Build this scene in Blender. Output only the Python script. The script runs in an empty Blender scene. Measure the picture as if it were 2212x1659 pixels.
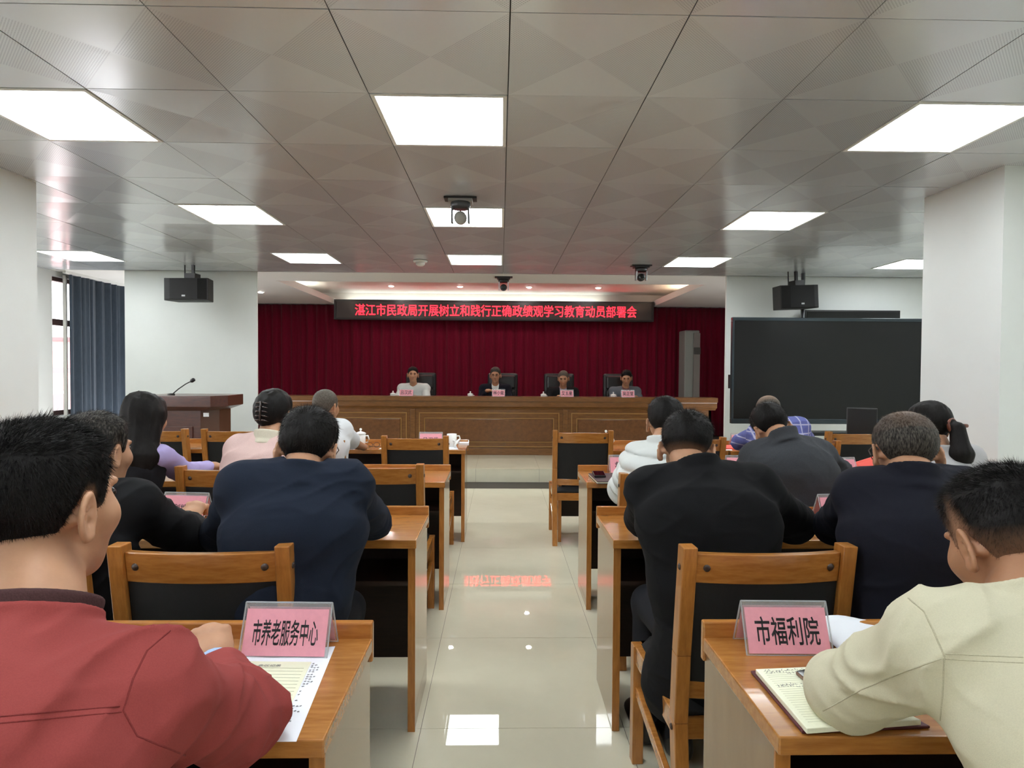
import bpy, math, random
import numpy as np
from mathutils import Matrix, Vector

# ------------------------------------------------------------------ camera, world, exposure
sc = bpy.context.scene
COL = sc.collection
F_PX, CX, CY = 1297.0, 1106.0, 829.5
CAM = np.array([0.0, 0.0, 1.41])
_yc = np.array([-25.0, 29.5, -F_PX]); _yc /= np.linalg.norm(_yc)
_xc = np.array([1.0, -0.0063, 0.0]); _xc -= _yc * _xc.dot(_yc); _xc /= np.linalg.norm(_xc)
_zc = np.cross(_xc, _yc)
ROT = np.array([_xc, _yc, _zc])            # camera coordinates -> world
cd = bpy.data.cameras.new('camera'); cam = bpy.data.objects.new('camera', cd); COL.objects.link(cam)
cd.sensor_width = 36.0; cd.lens = 36.0 * F_PX / 2212.0; cd.clip_start = 0.02; cd.clip_end = 200
M4 = Matrix(ROT.tolist()).to_4x4(); M4.translation = Vector(CAM.tolist()); cam.matrix_world = M4
sc.camera = cam

def P(u, v, Y):
    """the point of the plane y = Y that lies on the line of sight of photo position u, v"""
    d = ROT @ np.array([u - CX, -(v - CY), -F_PX]); return CAM + d * (Y / d[1])
def PZ(u, v, z):
    d = ROT @ np.array([u - CX, -(v - CY), -F_PX]); return CAM + d * ((z - CAM[2]) / d[2])

wd = bpy.data.worlds.new('overcast_sky'); sc.world = wd; wd.use_nodes = True
wn = wd.node_tree; bg = wn.nodes['Background']
tc = wn.nodes.new('ShaderNodeTexCoord'); sp = wn.nodes.new('ShaderNodeSeparateXYZ'); rp = wn.nodes.new('ShaderNodeValToRGB')
wn.links.new(tc.outputs['Generated'], sp.inputs[0]); wn.links.new(sp.outputs['Z'], rp.inputs[0]); wn.links.new(rp.outputs[0], bg.inputs[0])
rp.color_ramp.elements[0].position = 0.0; rp.color_ramp.elements[0].color = (0.95, 0.94, 0.95, 1)
rp.color_ramp.elements[1].position = 0.6; rp.color_ramp.elements[1].color = (0.78, 0.85, 0.95, 1)
bg.inputs[1].default_value = 5.0
LIGHT = 11.0                                # strength of the square ceiling lights
sc.view_settings.view_transform = 'Standard'; sc.view_settings.look = 'None'
sc.view_settings.gamma = 1.0; sc.view_settings.use_curve_mapping = False
sc.view_settings.exposure = 0.54
sc.cycles.max_bounces = 10; sc.cycles.diffuse_bounces = 5; sc.cycles.glossy_bounces = 4
sc.cycles.transmission_bounces = 8; sc.cycles.transparent_max_bounces = 12
sc.cycles.caustics_reflective = False; sc.cycles.caustics_refractive = False
sc.cycles.sample_clamp_indirect = 6.0

# ------------------------------------------------------------------ materials
def lin(c):
    return tuple(((x / 255.0) / 12.92 if x <= 10 else (((x / 255.0) + 0.055) / 1.055) ** 2.4) for x in c)
MATS = {}
def mat(name, rgb, rough=0.5, metal=0.0, spec=0.5, noise=0.0, nscale=40.0, bump=0.0, bscale=200.0, coat=0.0, emit=None, estr=0.0,
        stretch=(1, 1, 1), rgb2=None, sheen=0.0, trans=0.0, alpha=1.0, sss=0.0, ior=1.5):
    if name in MATS: return MATS[name]
    m = bpy.data.materials.new(name); m.use_nodes = True; MATS[name] = m
    nt = m.node_tree; b = nt.nodes['Principled BSDF']
    c = lin(rgb)
    b.inputs['Base Color'].default_value = (*c, 1); b.inputs['Roughness'].default_value = rough
    b.inputs['Metallic'].default_value = metal; b.inputs['Specular IOR Level'].default_value = spec
    b.inputs['Coat Weight'].default_value = coat; b.inputs['Coat Roughness'].default_value = 0.08
    b.inputs['Transmission Weight'].default_value = trans; b.inputs['IOR'].default_value = ior
    b.inputs['Alpha'].default_value = alpha
    if sheen: b.inputs['Sheen Weight'].default_value = sheen; b.inputs['Sheen Roughness'].default_value = 0.5
    if sss:
        b.inputs['Subsurface Weight'].default_value = sss; b.inputs['Subsurface Radius'].default_value = (0.01, 0.004, 0.002)
        b.inputs['Subsurface Scale'].default_value = 0.5
    if emit: b.inputs['Emission Color'].default_value = (*emit, 1); b.inputs['Emission Strength'].default_value = estr
    if noise or rgb2 or bump:
        t = nt.nodes.new('ShaderNodeTexCoord'); mp = nt.nodes.new('ShaderNodeMapping'); mp.inputs['Scale'].default_value = stretch
        nt.links.new(t.outputs['Object'], mp.inputs[0])
    if noise or rgb2:
        n = nt.nodes.new('ShaderNodeTexNoise'); n.inputs['Scale'].default_value = nscale; n.inputs['Detail'].default_value = 5
        n.inputs['Roughness'].default_value = 0.6
        nt.links.new(mp.outputs[0], n.inputs[0]); r = nt.nodes.new('ShaderNodeValToRGB'); nt.links.new(n.outputs[0], r.inputs[0])
        e = r.color_ramp.elements; e[0].position = 0.33; e[1].position = 0.67
        if rgb2: c2 = lin(rgb2); e[0].color = (*c2, 1); e[1].color = (*c, 1)
        else:
            e[0].color = (*[x * (1 - noise) for x in c], 1); e[1].color = (*[min(1, x * (1 + noise)) for x in c], 1)
        nt.links.new(r.outputs[0], b.inputs['Base Color'])
    if bump:
        n2 = nt.nodes.new('ShaderNodeTexNoise'); n2.inputs['Scale'].default_value = bscale; n2.inputs['Detail'].default_value = 3
        nt.links.new(mp.outputs[0], n2.inputs[0]); bp = nt.nodes.new('ShaderNodeBump'); bp.inputs['Strength'].default_value = bump
        bp.inputs['Distance'].default_value = 0.002
        nt.links.new(n2.outputs[0], bp.inputs['Height']); nt.links.new(bp.outputs[0], b.inputs['Normal'])
    return m
def cloth(name, rgb, rough=0.9, noise=0.12, bump=0.25, sheen=0.0, bscale=900):
    return mat(name, rgb, rough, spec=0.2, noise=noise, nscale=500, bump=bump, bscale=bscale, sheen=sheen)

WOOD = mat('honey_lacquered_wood', (190, 128, 62), 0.26, rgb2=(164, 104, 46), nscale=9, stretch=(1.2, 9, 9), coat=0.6)
WOODV = mat('honey_lacquered_wood_upright', (190, 128, 62), 0.28, rgb2=(164, 104, 46), nscale=9, stretch=(9, 9, 1.2), coat=0.25)
WOODP = mat('desk_side_veneer', (146, 114, 80), 0.2, rgb2=(141, 109, 76), nscale=4, stretch=(6, 6, 1.2), coat=0.6)
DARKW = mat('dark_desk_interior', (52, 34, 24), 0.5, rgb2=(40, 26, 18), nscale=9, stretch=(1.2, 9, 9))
DAISW = mat('walnut_veneer', (128, 86, 46), 0.3, rgb2=(104, 68, 34), nscale=7, stretch=(1.5, 8, 8), coat=0.3)
DAISV = mat('walnut_burl_panel', (118, 76, 40), 0.35, rgb2=(96, 60, 30), nscale=22, coat=0.2)
DAISL = mat('walnut_light_bead', (160, 118, 66), 0.3)
LECT = mat('mahogany_laminate', (84, 44, 34), 0.3, rgb2=(66, 32, 26), nscale=8, stretch=(1.5, 8, 8), coat=0.2)
LECTV = mat('mahogany_laminate_side', (88, 58, 46), 0.3, coat=0.2)
WHITE = mat('white_wall_paint', (228, 231, 229), 0.7, noise=0.015, nscale=3, bump=0.05, bscale=120)
SOFFIT = mat('off_white_soffit_paint', (214, 212, 208), 0.75)
BLACKF = mat('black_upholstery', (15, 15, 16), 0.75, noise=0.2, nscale=400, bump=0.3, bscale=700)
SCREW = mat('dark_screw_cap', (60, 44, 34), 0.45)
BLACKP = mat('black_plastic', (26, 26, 28), 0.4)
GREYP = mat('grey_plastic', (70, 72, 75), 0.4)
DARKGREY = mat('dark_grey_plastic', (44, 45, 47), 0.35)
SILVER = mat('brushed_metal', (170, 172, 176), 0.3, metal=0.9)
CHINA = mat('white_porcelain', (242, 243, 240), 0.15, coat=0.3)
PAPER = mat('white_paper', (236, 238, 243), 0.8)
CREAMPAPER = mat('cream_paper', (233, 232, 205), 0.8)
PINK = mat('pink_card', (241, 165, 178), 0.75, noise=0.03, nscale=90)
INK = mat('black_ink', (24, 20, 24), 0.7)
GREYINK = mat('grey_ink', (110, 110, 112), 0.8)
ACRYL = mat('clear_acrylic', (250, 250, 250), 0.03, trans=1.0, ior=1.3)
EDGEA = mat('acrylic_edge', (215, 220, 224), 0.10, alpha=0.42)
SKIN = mat('skin', (190, 142, 110), 0.5, noise=0.06, nscale=25, bump=0.08, bscale=260, sss=0.08, spec=0.4)
SKIND = mat('skin_tanned', (176, 128, 96), 0.5, noise=0.06, nscale=25, bump=0.08, bscale=260, sss=0.12, spec=0.4)
EYEW = mat('eye_dark', (40, 30, 26), 0.2)
LIPS = mat('lips', (160, 96, 84), 0.5)
LIGHTM = mat('lit_diffuser', (255, 255, 255), 0.5, emit=(0.93, 0.985, 1.0), estr=LIGHT)

# ------------------------------------------------------------------ mesh helpers
ORG = {}
class MB:
    def __init__(s): s.v = []; s.f = []; s.m = []
    def add(s, vs, fs, mi=0):
        o = len(s.v); s.v += [tuple(map(float, x)) for x in vs]; s.f += [tuple(o + i for i in f) for f in fs]; s.m += [mi] * len(fs); return s
    def box(s, x0, x1, y0, y1, z0, z1, mi=0):
        return s.hexa([(x0, y0, z0), (x1, y0, z0), (x1, y1, z0), (x0, y1, z0), (x0, y0, z1), (x1, y0, z1), (x1, y1, z1), (x0, y1, z1)], mi)
    def hexa(s, c, mi=0):
        return s.add(c, [(3, 2, 1, 0), (4, 5, 6, 7), (0, 1, 5, 4), (1, 2, 6, 5), (2, 3, 7, 6), (3, 0, 4, 7)], mi)
    def bar(s, a, b, w, d, up=(0, 1, 0), mi=0):
        """square bar from a to b; w across, d along up"""
        a = np.array(a, float); b = np.array(b, float); t = b - a; t /= np.linalg.norm(t); u = np.array(up, float); x = np.cross(t, u); x /= np.linalg.norm(x)
        y = np.cross(x, t); x *= w / 2; y *= d / 2
        return s.hexa([a - x - y, a + x - y, a + x + y, a - x + y, b - x - y, b + x - y, b + x + y, b - x + y], mi)
    def tube(s, pts, r, n=8, cap=True, mi=0):
        pts = [np.array(p, float) for p in pts]; k = len(pts); rs = r if hasattr(r, '__len__') else [r] * k; vs = []; fs = []
        ref = np.array([0.31, 0.17, 0.93])
        for i, p in enumerate(pts):
            t = pts[min(i + 1, k - 1)] - pts[max(i - 1, 0)]; t /= np.linalg.norm(t) + 1e-12
            x = np.cross(t, ref); x /= np.linalg.norm(x) + 1e-9; y = np.cross(t, x)
            for j in range(n):
                a = 2 * math.pi * j / n; vs.append(p + (x * math.cos(a) + y * math.sin(a)) * rs[i])
        for i in range(k - 1):
            for j in range(n):
                fs.append((i * n + j, i * n + (j + 1) % n, (i + 1) * n + (j + 1) % n, (i + 1) * n + j))
        if cap: fs += [tuple(range(n))[::-1], tuple((k - 1) * n + j for j in range(n))]
        return s.add(vs, fs, mi)
    def lathe(s, prof, c=(0, 0, 0), n=20, ax=2, mi=0):
        vs = []; fs = []; k = len(prof); c = np.array(c, float)
        for r, h in prof:
            for j in range(n):
                a = 2 * math.pi * j / n; q = [r * math.cos(a), r * math.sin(a), h]
                if ax == 1: q = [q[0], q[2], q[1]]
                if ax == 0: q = [q[2], q[0], q[1]]
                vs.append(c + np.array(q))
        for i in range(k - 1):
            for j in range(n): fs.append((i * n + j, i * n + (j + 1) % n, (i + 1) * n + (j + 1) % n, (i + 1) * n + j))
        fs += [tuple(range(n))[::-1], tuple((k - 1) * n + j for j in range(n))]
        return s.add(vs, fs, mi)
    def sphere(s, c, r, n=12, m=8, mi=0):
        r = np.array(r if hasattr(r, '__len__') else (r, r, r), float); c = np.array(c, float); vs = [c + r * (0, 0, 1)]
        for i in range(1, m):
            a = math.pi * i / m
            for j in range(n): b = 2 * math.pi * j / n; vs.append(c + r * (math.sin(a) * math.cos(b), math.sin(a) * math.sin(b), math.cos(a)))
        vs.append(c - r * (0, 0, 1)); fs = [(0, 1 + j, 1 + (j + 1) % n) for j in range(n)]
        for i in range(m - 2):
            for j in range(n): a = 1 + i * n + j; b = 1 + i * n + (j + 1) % n; fs.append((a, a + n, b + n, b))
        e = 1 + (m - 2) * n; fs += [(e + j, len(vs) - 1, e + (j + 1) % n) for j in range(n)]
        return s.add(vs, fs, mi)
    def grid(s, fn, nu, nv, mi=0):
        vs = [fn(i / nu, j / nv) for j in range(nv + 1) for i in range(nu + 1)]
        return s.add(vs, [(j * (nu + 1) + i, j * (nu + 1) + i + 1, (j + 1) * (nu + 1) + i + 1, (j + 1) * (nu + 1) + i) for j in range(nv) for i in range(nu)], mi)
    def build(s, name, m, parent=None, bevel=0.0, smooth=False, solid=0.0):
        me = bpy.data.meshes.new(name); off = ORG.get(parent.name, np.zeros(3)) if parent else np.zeros(3)
        me.from_pydata([tuple(np.array(v) - off) for v in s.v], [], s.f); me.validate()
        ms = m if isinstance(m, (list, tuple)) else [m]
        for q in ms: me.materials.append(q)
        if len(ms) > 1: me.polygons.foreach_set('material_index', s.m)
        if smooth: me.polygons.foreach_set('use_smooth', [True] * len(me.polygons))
        o = bpy.data.objects.new(name, me); COL.objects.link(o)
        if parent: o.parent = parent
        ORG[o.name] = off
        if solid: q = o.modifiers.new('thickness', 'SOLIDIFY'); q.thickness = solid; q.offset = 0
        if bevel: q = o.modifiers.new('bevel', 'BEVEL'); q.width = bevel; q.segments = 2; q.limit_method = 'ANGLE'; q.angle_limit = math.radians(40)
        return o
def np_mesh(name, V, Fq, m, parent, smooth=True, attrs=None):
    me = bpy.data.meshes.new(name); off = ORG.get(parent.name, np.zeros(3)) if parent else np.zeros(3)
    V = (V - off).astype(np.float32); n = len(V); k = Fq.shape[1]
    me.vertices.add(n); me.vertices.foreach_set('co', V.ravel()); me.loops.add(Fq.size); me.loops.foreach_set('vertex_index', Fq.ravel().astype(np.int32))
    me.polygons.add(len(Fq)); me.polygons.foreach_set('loop_start', np.arange(0, Fq.size, k, dtype=np.int32))
    me.update(calc_edges=True); me.validate()
    if smooth: me.polygons.foreach_set('use_smooth', np.ones(len(me.polygons), bool))
    for a, val in (attrs or {}).items():
        at = me.attributes.new(a, 'FLOAT', 'POINT'); at.data.foreach_set('value', val.astype(np.float32))
    me.materials.append(m); o = bpy.data.objects.new(name, me); COL.objects.link(o)
    if parent: o.parent = parent
    ORG[o.name] = off
    return o
def tag(o, label=None, cat=None, group=None, kind=None):
    if label: o['label'] = label
    if cat: o['category'] = cat
    if group: o['group'] = group
    if kind: o['kind'] = kind
    return o
def thing(name, loc, label=None, cat=None, group=None, rz=0.0, kind=None):
    o = bpy.data.objects.new(name, None); COL.objects.link(o); o.location = tuple(map(float, loc)); o.rotation_euler = (0, 0, rz)
    o.empty_display_size = 0.1; ORG[o.name] = np.array(loc, float)
    return tag(o, label, cat, group, kind)
KIDS = {}
def copy_tree(o, parent=None):
    c = o.copy(); COL.objects.link(c)
    if parent: c.parent = parent
    for ch in list(o.children): copy_tree(ch, c)
    return c
def text_mesh(name, s, m, parent, o, xd, yd, w, h, bold=0.0, lift=0.0006):
    """flat lettering of width w, height h whose lower corner is o; xd, yd unit vectors"""
    cu = bpy.data.curves.new(name, 'FONT'); cu.body = s; cu.size = 1; cu.offset = bold; cu.resolution_u = 2
    t = bpy.data.objects.new(name, cu); COL.objects.link(t); bpy.context.view_layer.update()
    me = bpy.data.meshes.new_from_object(t.evaluated_get(bpy.context.evaluated_depsgraph_get()))
    bpy.data.objects.remove(t); bpy.data.curves.remove(cu)
    n = len(me.vertices); V = np.empty(n * 3, np.float32); me.vertices.foreach_get('co', V); V = V.reshape(-1, 3)
    lo, hi = V.min(0), V.max(0); xd = np.array(xd, float); yd = np.array(yd, float); nd = np.cross(xd, yd)
    off = ORG.get(parent.name, np.zeros(3))
    W = np.array(o, float) + np.outer((V[:, 0] - lo[0]) / (hi[0] - lo[0]) * w, xd) + np.outer((V[:, 1] - lo[1]) / (hi[1] - lo[1]) * h, yd) + nd * lift - off
    me.vertices.foreach_set('co', W.astype(np.float32).ravel()); me.update(); me.materials.clear(); me.materials.append(m)
    q = bpy.data.objects.new(name, me); COL.objects.link(q); q.parent = parent; ORG[q.name] = off
    return q
# ------------------------------------------------------------------ room shell
H = 2.625; TS = 0.6127; TX0 = 0.026; TY0 = 2.678; STZ = 0.175
def struct(name, mb, m, parent=None, kind=True, **k):
    o = mb.build(name, m, parent, **k)
    if not parent: o['kind'] = 'structure'
    return o
def nodes_of(m): return m.node_tree, m.node_tree.nodes['Principled BSDF']

# floor: polished beige porcelain tiles, 0.8 m, on a screed with dark joints
FLOORM = mat('polished_beige_tile', (228, 222, 198), 0.015, rgb2=(220, 214, 190), nscale=2.5, spec=0.55)
JOINT = mat('floor_joint', (120, 112, 98), 0.8)
GRANITE = mat('dark_granite', (48, 40, 38), 0.35, spec=0.25, noise=0.25, nscale=120)
floor = struct('floor', MB().box(-5.6, 5.6, -3.5, 7.62, -0.06, -0.004), JOINT)
def shared(name, mb, m, **k):
    o = mb.build(name, m, **k); me = o.data; bpy.data.objects.remove(o); return me
def put(name, me, loc, parent, mods=None):
    o = bpy.data.objects.new(name, me); COL.objects.link(o); o.parent = parent; o.location = loc; ORG[o.name] = np.array(loc, float); return o
tile_me = shared('floor_tile', MB().hexa([(0.003, 0.003, -0.01), (0.797, 0.003, -0.01), (0.797, 0.797, -0.01), (0.003, 0.797, -0.01), (0.001, 0.001, 0), (0.799, 0.001, 0), (0.799, 0.799, 0), (0.001, 0.799, 0)]), FLOORM)
for i in range(-6, 8):
    for j in range(-2, 6):
        x0, y0 = -0.304 + 0.8 * i, 2.335 + 0.8 * j
        if x0 + 0.8 > 5.6 or x0 < -5.6: continue
        put('tile', tile_me, (x0, y0, 0), floor)
struct('near_floor_slab', MB().box(-5.6, 5.6, -3.5, 0.733, -0.004, 0.0), FLOORM, floor)
struct('side_floor_slab', MB().box(-5.6, -5.106, 0.737, 7.133, -0.004, 0.0).box(5.298, 5.6, 0.737, 7.133, -0.004, 0.0), FLOORM, floor)
bt_me = shared('border_tile', MB().box(0.001, 0.799, 0.001, 0.396, -0.01, 0.0), GRANITE)
for i in range(-5, 6): put('border_tile', bt_me, (-0.304 + 0.8 * i - 0.4, 7.135, 0), floor)
# the low stage
stage = struct('stage_floor', MB().box(-4.75, 4.4, 8.2, 11.62, -0.05, STZ - 0.012).box(-3.04, 2.84, 7.55, 8.2, -0.05, STZ - 0.012), JOINT)
stage['kind'] = 'structure'
st_me = shared('stage_tile', MB().box(0.001, 0.799, 0.001, 0.799, -0.012, 0.0), FLOORM)
sr_me = shared('riser_tile', MB().box(0.001, 0.799, -0.016, 0.0, 0.002, STZ - 0.012), FLOORM)
for i in range(-4, 4):
    x0 = -0.304 + 0.8 * i
    if -3.05 < x0 < 2.7:
        put('riser_tile', sr_me, (x0, 7.55, 0), stage); put('tile', st_me, (x0, 7.53, STZ), stage)
for i in range(-5, 5):
    for j in range(1, 5): put('tile', st_me, (-0.304 + 0.8 * i, 7.53 + 0.8 * j, STZ), stage)

# ceiling: satin aluminium tiles, two perforated and two plain triangles each
CEILM = mat('satin_ceiling_panel', (208, 212, 218), 0.20, metal=0.33, spec=0.5)
nt, b = nodes_of(CEILM); L = nt.links.new
t = nt.nodes.new('ShaderNodeTexCoord'); s3 = nt.nodes.new('ShaderNodeSeparateXYZ'); L(t.outputs['Object'], s3.inputs[0])
def mth(op, a, bb=None):
    n = nt.nodes.new('ShaderNodeMath'); n.operation = op
    for k, x in enumerate((a, bb)):
        if x is None: continue
        if hasattr(x, 'links'): L(x, n.inputs[k])
        else: n.inputs[k].default_value = x
    return n.outputs[0]
tri = mth('GREATER_THAN', mth('ABSOLUTE', s3.outputs['X']), mth('ABSOLUTE', s3.outputs['Y']))
dots = mth('MULTIPLY', mth('SINE', mth('MULTIPLY', s3.outputs['X'], 520.0)), mth('SINE', mth('MULTIPLY', s3.outputs['Y'], 520.0)))
hole = mth('MULTIPLY', mth('GREATER_THAN', dots, 0.30), tri)
mix = nt.nodes.new('ShaderNodeMix'); mix.data_type = 'RGBA'; L(hole, mix.inputs['Factor'])
mix.inputs['A'].default_value = (*lin((212, 215, 220)), 1); mix.inputs['B'].default_value = (*lin((180, 182, 186)), 1); L(mix.outputs['Result'], b.inputs['Base Color'])
GAP = mat('ceiling_joint', (60, 57, 53), 0.8)
ceiling = struct('ceiling', MB().box(-5.6, 5.6, -3.5, 7.62, H + 0.02, H + 0.14), GAP)
hh = TS / 2 - 0.0022
def tilemesh(e):
    m = MB(); c = [(-hh, -hh), (hh, -hh), (hh, hh), (-hh, hh)]
    vs = [(x, y, 0.012) for x, y in c] + [(x, y, 0.0) for x, y in c] + [(0, 0, e)]
    m.add(vs, [(0, 1, 5, 4), (1, 2, 6, 5), (2, 3, 7, 6), (3, 0, 4, 7), (5, 8, 4), (6, 8, 5), (7, 8, 6), (4, 8, 7)]); return m
tmes = [shared('ceiling_tile', tilemesh(e), CEILM) for e in (0.0030, 0.0055, 0.0018)]
rng = random.Random(4)
LCOL = {-1: 'middle', -4: 'second', 3: 'fourth', -8: 'window-side', 7: 'television-side'}
for i in range(-9, 9):
    for j in range(-2, 8):
        if i in LCOL and j in (0, 3, 6): continue
        x0, y0 = TX0 + TS * i, TY0 + TS * j
        o = put('ceiling_tile', rng.choice(tmes), (x0 + TS / 2, y0 + TS / 2, H + rng.uniform(-0.0008, 0.0008)), ceiling)
        o.rotation_euler = (rng.uniform(-0.002, 0.002), rng.uniform(-0.002, 0.002), rng.choice((0, math.pi)))
struct('near_ceiling_panel', MB().box(-5.6, 5.6, -3.5, TY0 - 2 * TS - 0.004, H, H + 0.015), CEILM, ceiling)
ed = MB().box(-5.6, TX0 - 9 * TS - 0.003, 1.452, 7.58, H, H + 0.015).box(TX0 + 9 * TS + 0.003, 5.6, 1.452, 7.58, H, H + 0.015)
struct('edge_ceiling_panel', ed, CEILM, ceiling)
# ceiling lights
frame_w = mat('light_frame', (225, 225, 222), 0.4)
def light_parts(parent):
    q = TS / 2 - 0.004; r = q - 0.018; m = MB()
    m.box(-q, q, -q, -r, -0.004, 0.012).box(-q, q, r, q, -0.004, 0.012).box(-q, -r, -r, r, -0.004, 0.012).box(r, q, -r, r, -0.004, 0.012)
    m.build('frame', frame_w, parent); MB().box(-r, r, -r, r, 0.0, 0.006).build('diffuser', LIGHTM, parent)
lp = None
ROWN = {0: 'nearest row', 3: 'middle row', 6: 'row by the stage', -3: 'row over the near tables', -6: 'back row', -9: 'rear row'}
for i in LCOL:
    for j in ROWN:
        loc = (TX0 + TS * (i + .5), TY0 + TS * (j + .5), H)
        if j < 0 and i in (-8, 7) and j < -6: continue
        lab = 'square white ceiling light in the %s, %s column' % (ROWN[j], LCOL[i])
        if lp is None:
            lp = thing('ceiling_light', loc, lab, 'light', 'square ceiling lights'); ORG[lp.name] = np.zeros(3); light_parts(lp)
        else:
            c = copy_tree(lp); c.location = loc; c['label'] = lab

# walls
def wallbox(name, *bx):
    m = MB()
    for q in bx: m.box(*q)
    return struct(name, m, WHITE)
wallbox('wall_back', (-5.75, 5.75, -3.65, -3.5, 0, 2.8))
wallbox('wall_right', (5.6, 5.75, -3.5, 7.62, 0, 2.8))
WZ0, WZ1 = 0.80, 2.56
wins = [(-2.6, -0.4), (0.6, 2.8), (4.1, 6.3), (7.625, 9.4)]
segs = []; y = -3.5
for a, c in wins:
    segs.append((-5.80, -5.60, y, a, 0, 2.8)); segs += [(-5.80, -5.60, a, c, 0, WZ0), (-5.80, -5.60, a, c, WZ1, 2.8)]; y = c
segs.append((-5.80, -5.60, y, 9.8, 0, 2.8))
wallbox('wall_left', *segs)
WFR = mat('window_frame_brown', (96, 66, 62), 0.5); GLASS = mat('window_glass', (255, 255, 255), 0.0, trans=1.0, ior=1.02)
for k, (a, c) in enumerate(wins):
    w = thing('window_%d' % (k + 1), (-5.70, (a + c) / 2, WZ0), kind='structure'); m = MB(); xa, xb = -5.73, -5.67
    for z0, z1 in ((WZ0, WZ0 + .06), (1.95, 2.03), (WZ1 - .05, WZ1)): m.box(xa, xb, a, c, z0, z1)
    for yy in (a, (a + c) / 2 - .03, c - .06): m.box(xa, xb, yy, yy + (.02 if yy == a else .06), WZ0, WZ1)
    m.build('window_frame', WFR, w); mid = (a + c) / 2
    for y0, y1 in ((a + .02, mid - .03), (mid + .03, c - .06)):
        for z0, z1 in ((WZ0 + .06, 1.95), (2.03, WZ1 - .05)): MB().box(-5.703, -5.697, y0, y1, z0, z1).build('pane', GLASS, w)
    MB().box(-5.61, -5.50, a - .03, c + .03, WZ0 - .03, WZ0).build('sill', WHITE, w)
# square pillars and the wall beside the stage opening
wallbox('pillar_near_left', (-3.62, -3.062, 3.40, 4.04, 0, H + .02))
wallbox('pillar_near_right', (2.94, 3.56, 3.48, 4.146, 0, H + .02))
wallbox('pillar_stage_left', (-4.69, -3.052, 7.60, 7.625, 0, H + .02))
wallbox('wall_front', (2.868, 5.6, 7.60, 7.64, 0, H + .02))
wallbox('wall_stage_right', (4.4, 4.5, 7.72, 11.62, 0, 2.95)); wallbox('wall_stage_left', (-4.85, -4.75, 8.2, 11.62, 0, 2.95))
wallbox('wall_stage_back', (-4.85, 4.5, 11.62, 11.75, 0, 2.95))
# stage ceiling: flat soffit round a tray with hidden cove lights
TXL, TXR, TYF, TYB = -3.10, 2.87, 8.38, 11.30
so = MB().box(-5.6, TXL, 7.60, 11.6, H, H + .02).box(TXR, 5.6, 7.60, 11.6, H, H + .02).box(TXL, TXR, 7.60, TYF, H, H + .02)
soff = struct('soffit', so, SOFFIT, ceiling)
struct('tray_lip', MB().box(TXL, TXL + .02, TYF, TYB, H - .002, H + .10).box(TXR - .02, TXR, TYF, TYB, H - .002, H + .10).box(TXL, TXR, TYF - .02, TYF, H - .002, H + .05), SOFFIT, ceiling)
tr = MB().box(-3.55, 3.3, 8.1, 11.6, 2.86, 2.90).box(-3.55, -3.5, 8.1, 11.5, H + .02, 2.86).box(3.25, 3.3, 8.1, 11.5, H + .02, 2.86).box(-3.55, 3.3, 8.1, 8.15, H + .02, 2.86)
tr.box(-3.55, 3.3, 11.46, 11.5, H - .03, 2.86)
struct('tray', tr, mat('tray_paint', (226, 214, 208), 0.7), ceiling)
# things hung on the ceiling of the stage
COVEC = mat('cove_light_cool', (255, 255, 255), 0.5, emit=(0.86, 1.0, 0.9), estr=34.0)
COVEW = mat('cove_light_warm', (255, 255, 255), 0.5, emit=(1.0, 0.88, 0.62), estr=34.0)
def cove(lab, m, *b6):
    t = thing('cove_light', ((b6[0] + b6[1]) / 2, (b6[2] + b6[3]) / 2, b6[4]), lab, 'light'); MB().box(*b6).build('tube', m, t)
    MB().box(b6[0] - .004, b6[1] + .004, b6[2] - .004, b6[3] + .004, b6[4] - .012, b6[4] - .001).build('base', frame_w, t)
cove('hidden strip light washing the white band above the red text sign', COVEC, -2.9, 1.9, 11.335, 11.345, 2.645, 2.655)
cove('cool white strip light in the tray edge on the lectern side', COVEC, -3.40, -3.37, 8.6, 10.4, 2.66, 2.68)
cove('warm strip light in the tray edge on the television side', COVEW, 3.12, 3.15, 8.9, 10.4, 2.66, 2.68)
DLM = mat('downlight_lens', (255, 255, 255), 0.5, emit=(1, 0.95, 0.9), estr=170.0)
for k, u in enumerate((845, 994, 1143, 1292)):
    p = P(u, 622 + k * 2, 10.45); p[2] = 2.855
    t = thing('downlight', p, 'small round downlight in the stage tray, %s from the lectern side' % ('first', 'second', 'third', 'fourth')[k], 'light', 'stage downlights')
    MB().lathe([(0.045, 0.004), (0.06, 0.0), (0.06, 0.005)], p - (0, 0, .005), 16).build('rim', frame_w, t, smooth=True)
    MB().lathe([(0.0, -0.012), (0.03, -0.01), (0.04, 0.0)], p - (0, 0, .003), 16).build('lens', DLM, t, smooth=True)
for k, x in enumerate((-1.93, -.74, .46, 1.65)):
    p = np.array([x, 9.15, 2.855])
    t = thing('downlight', p, 'small round downlight near the tray front edge, %s from the lectern side' % ('first', 'second', 'third', 'fourth')[k], 'light', 'stage downlights')
    MB().lathe([(0.045, 0.004), (0.06, 0.0), (0.06, 0.005)], p - (0, 0, .005), 16).build('rim', frame_w, t, smooth=True)
    MB().lathe([(0.0, -0.012), (0.03, -0.01), (0.04, 0.0)], p - (0, 0, .003), 16).build('lens', DLM, t, smooth=True)
p = P(563, 645, 9.6); p[2] = H
t = thing('downlight', p, 'single downlight in the flat soffit at the stage corner', 'light')
MB().lathe([(0.045, 0.0), (0.06, 0.0), (0.06, 0.005)], p - (0, 0, .005), 16).build('rim', frame_w, t); MB().lathe([(0.0, -0.012), (0.03, -0.01), (0.04, 0.0)], p - (0, 0, .003), 16).build('lens', DLM, t)

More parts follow.
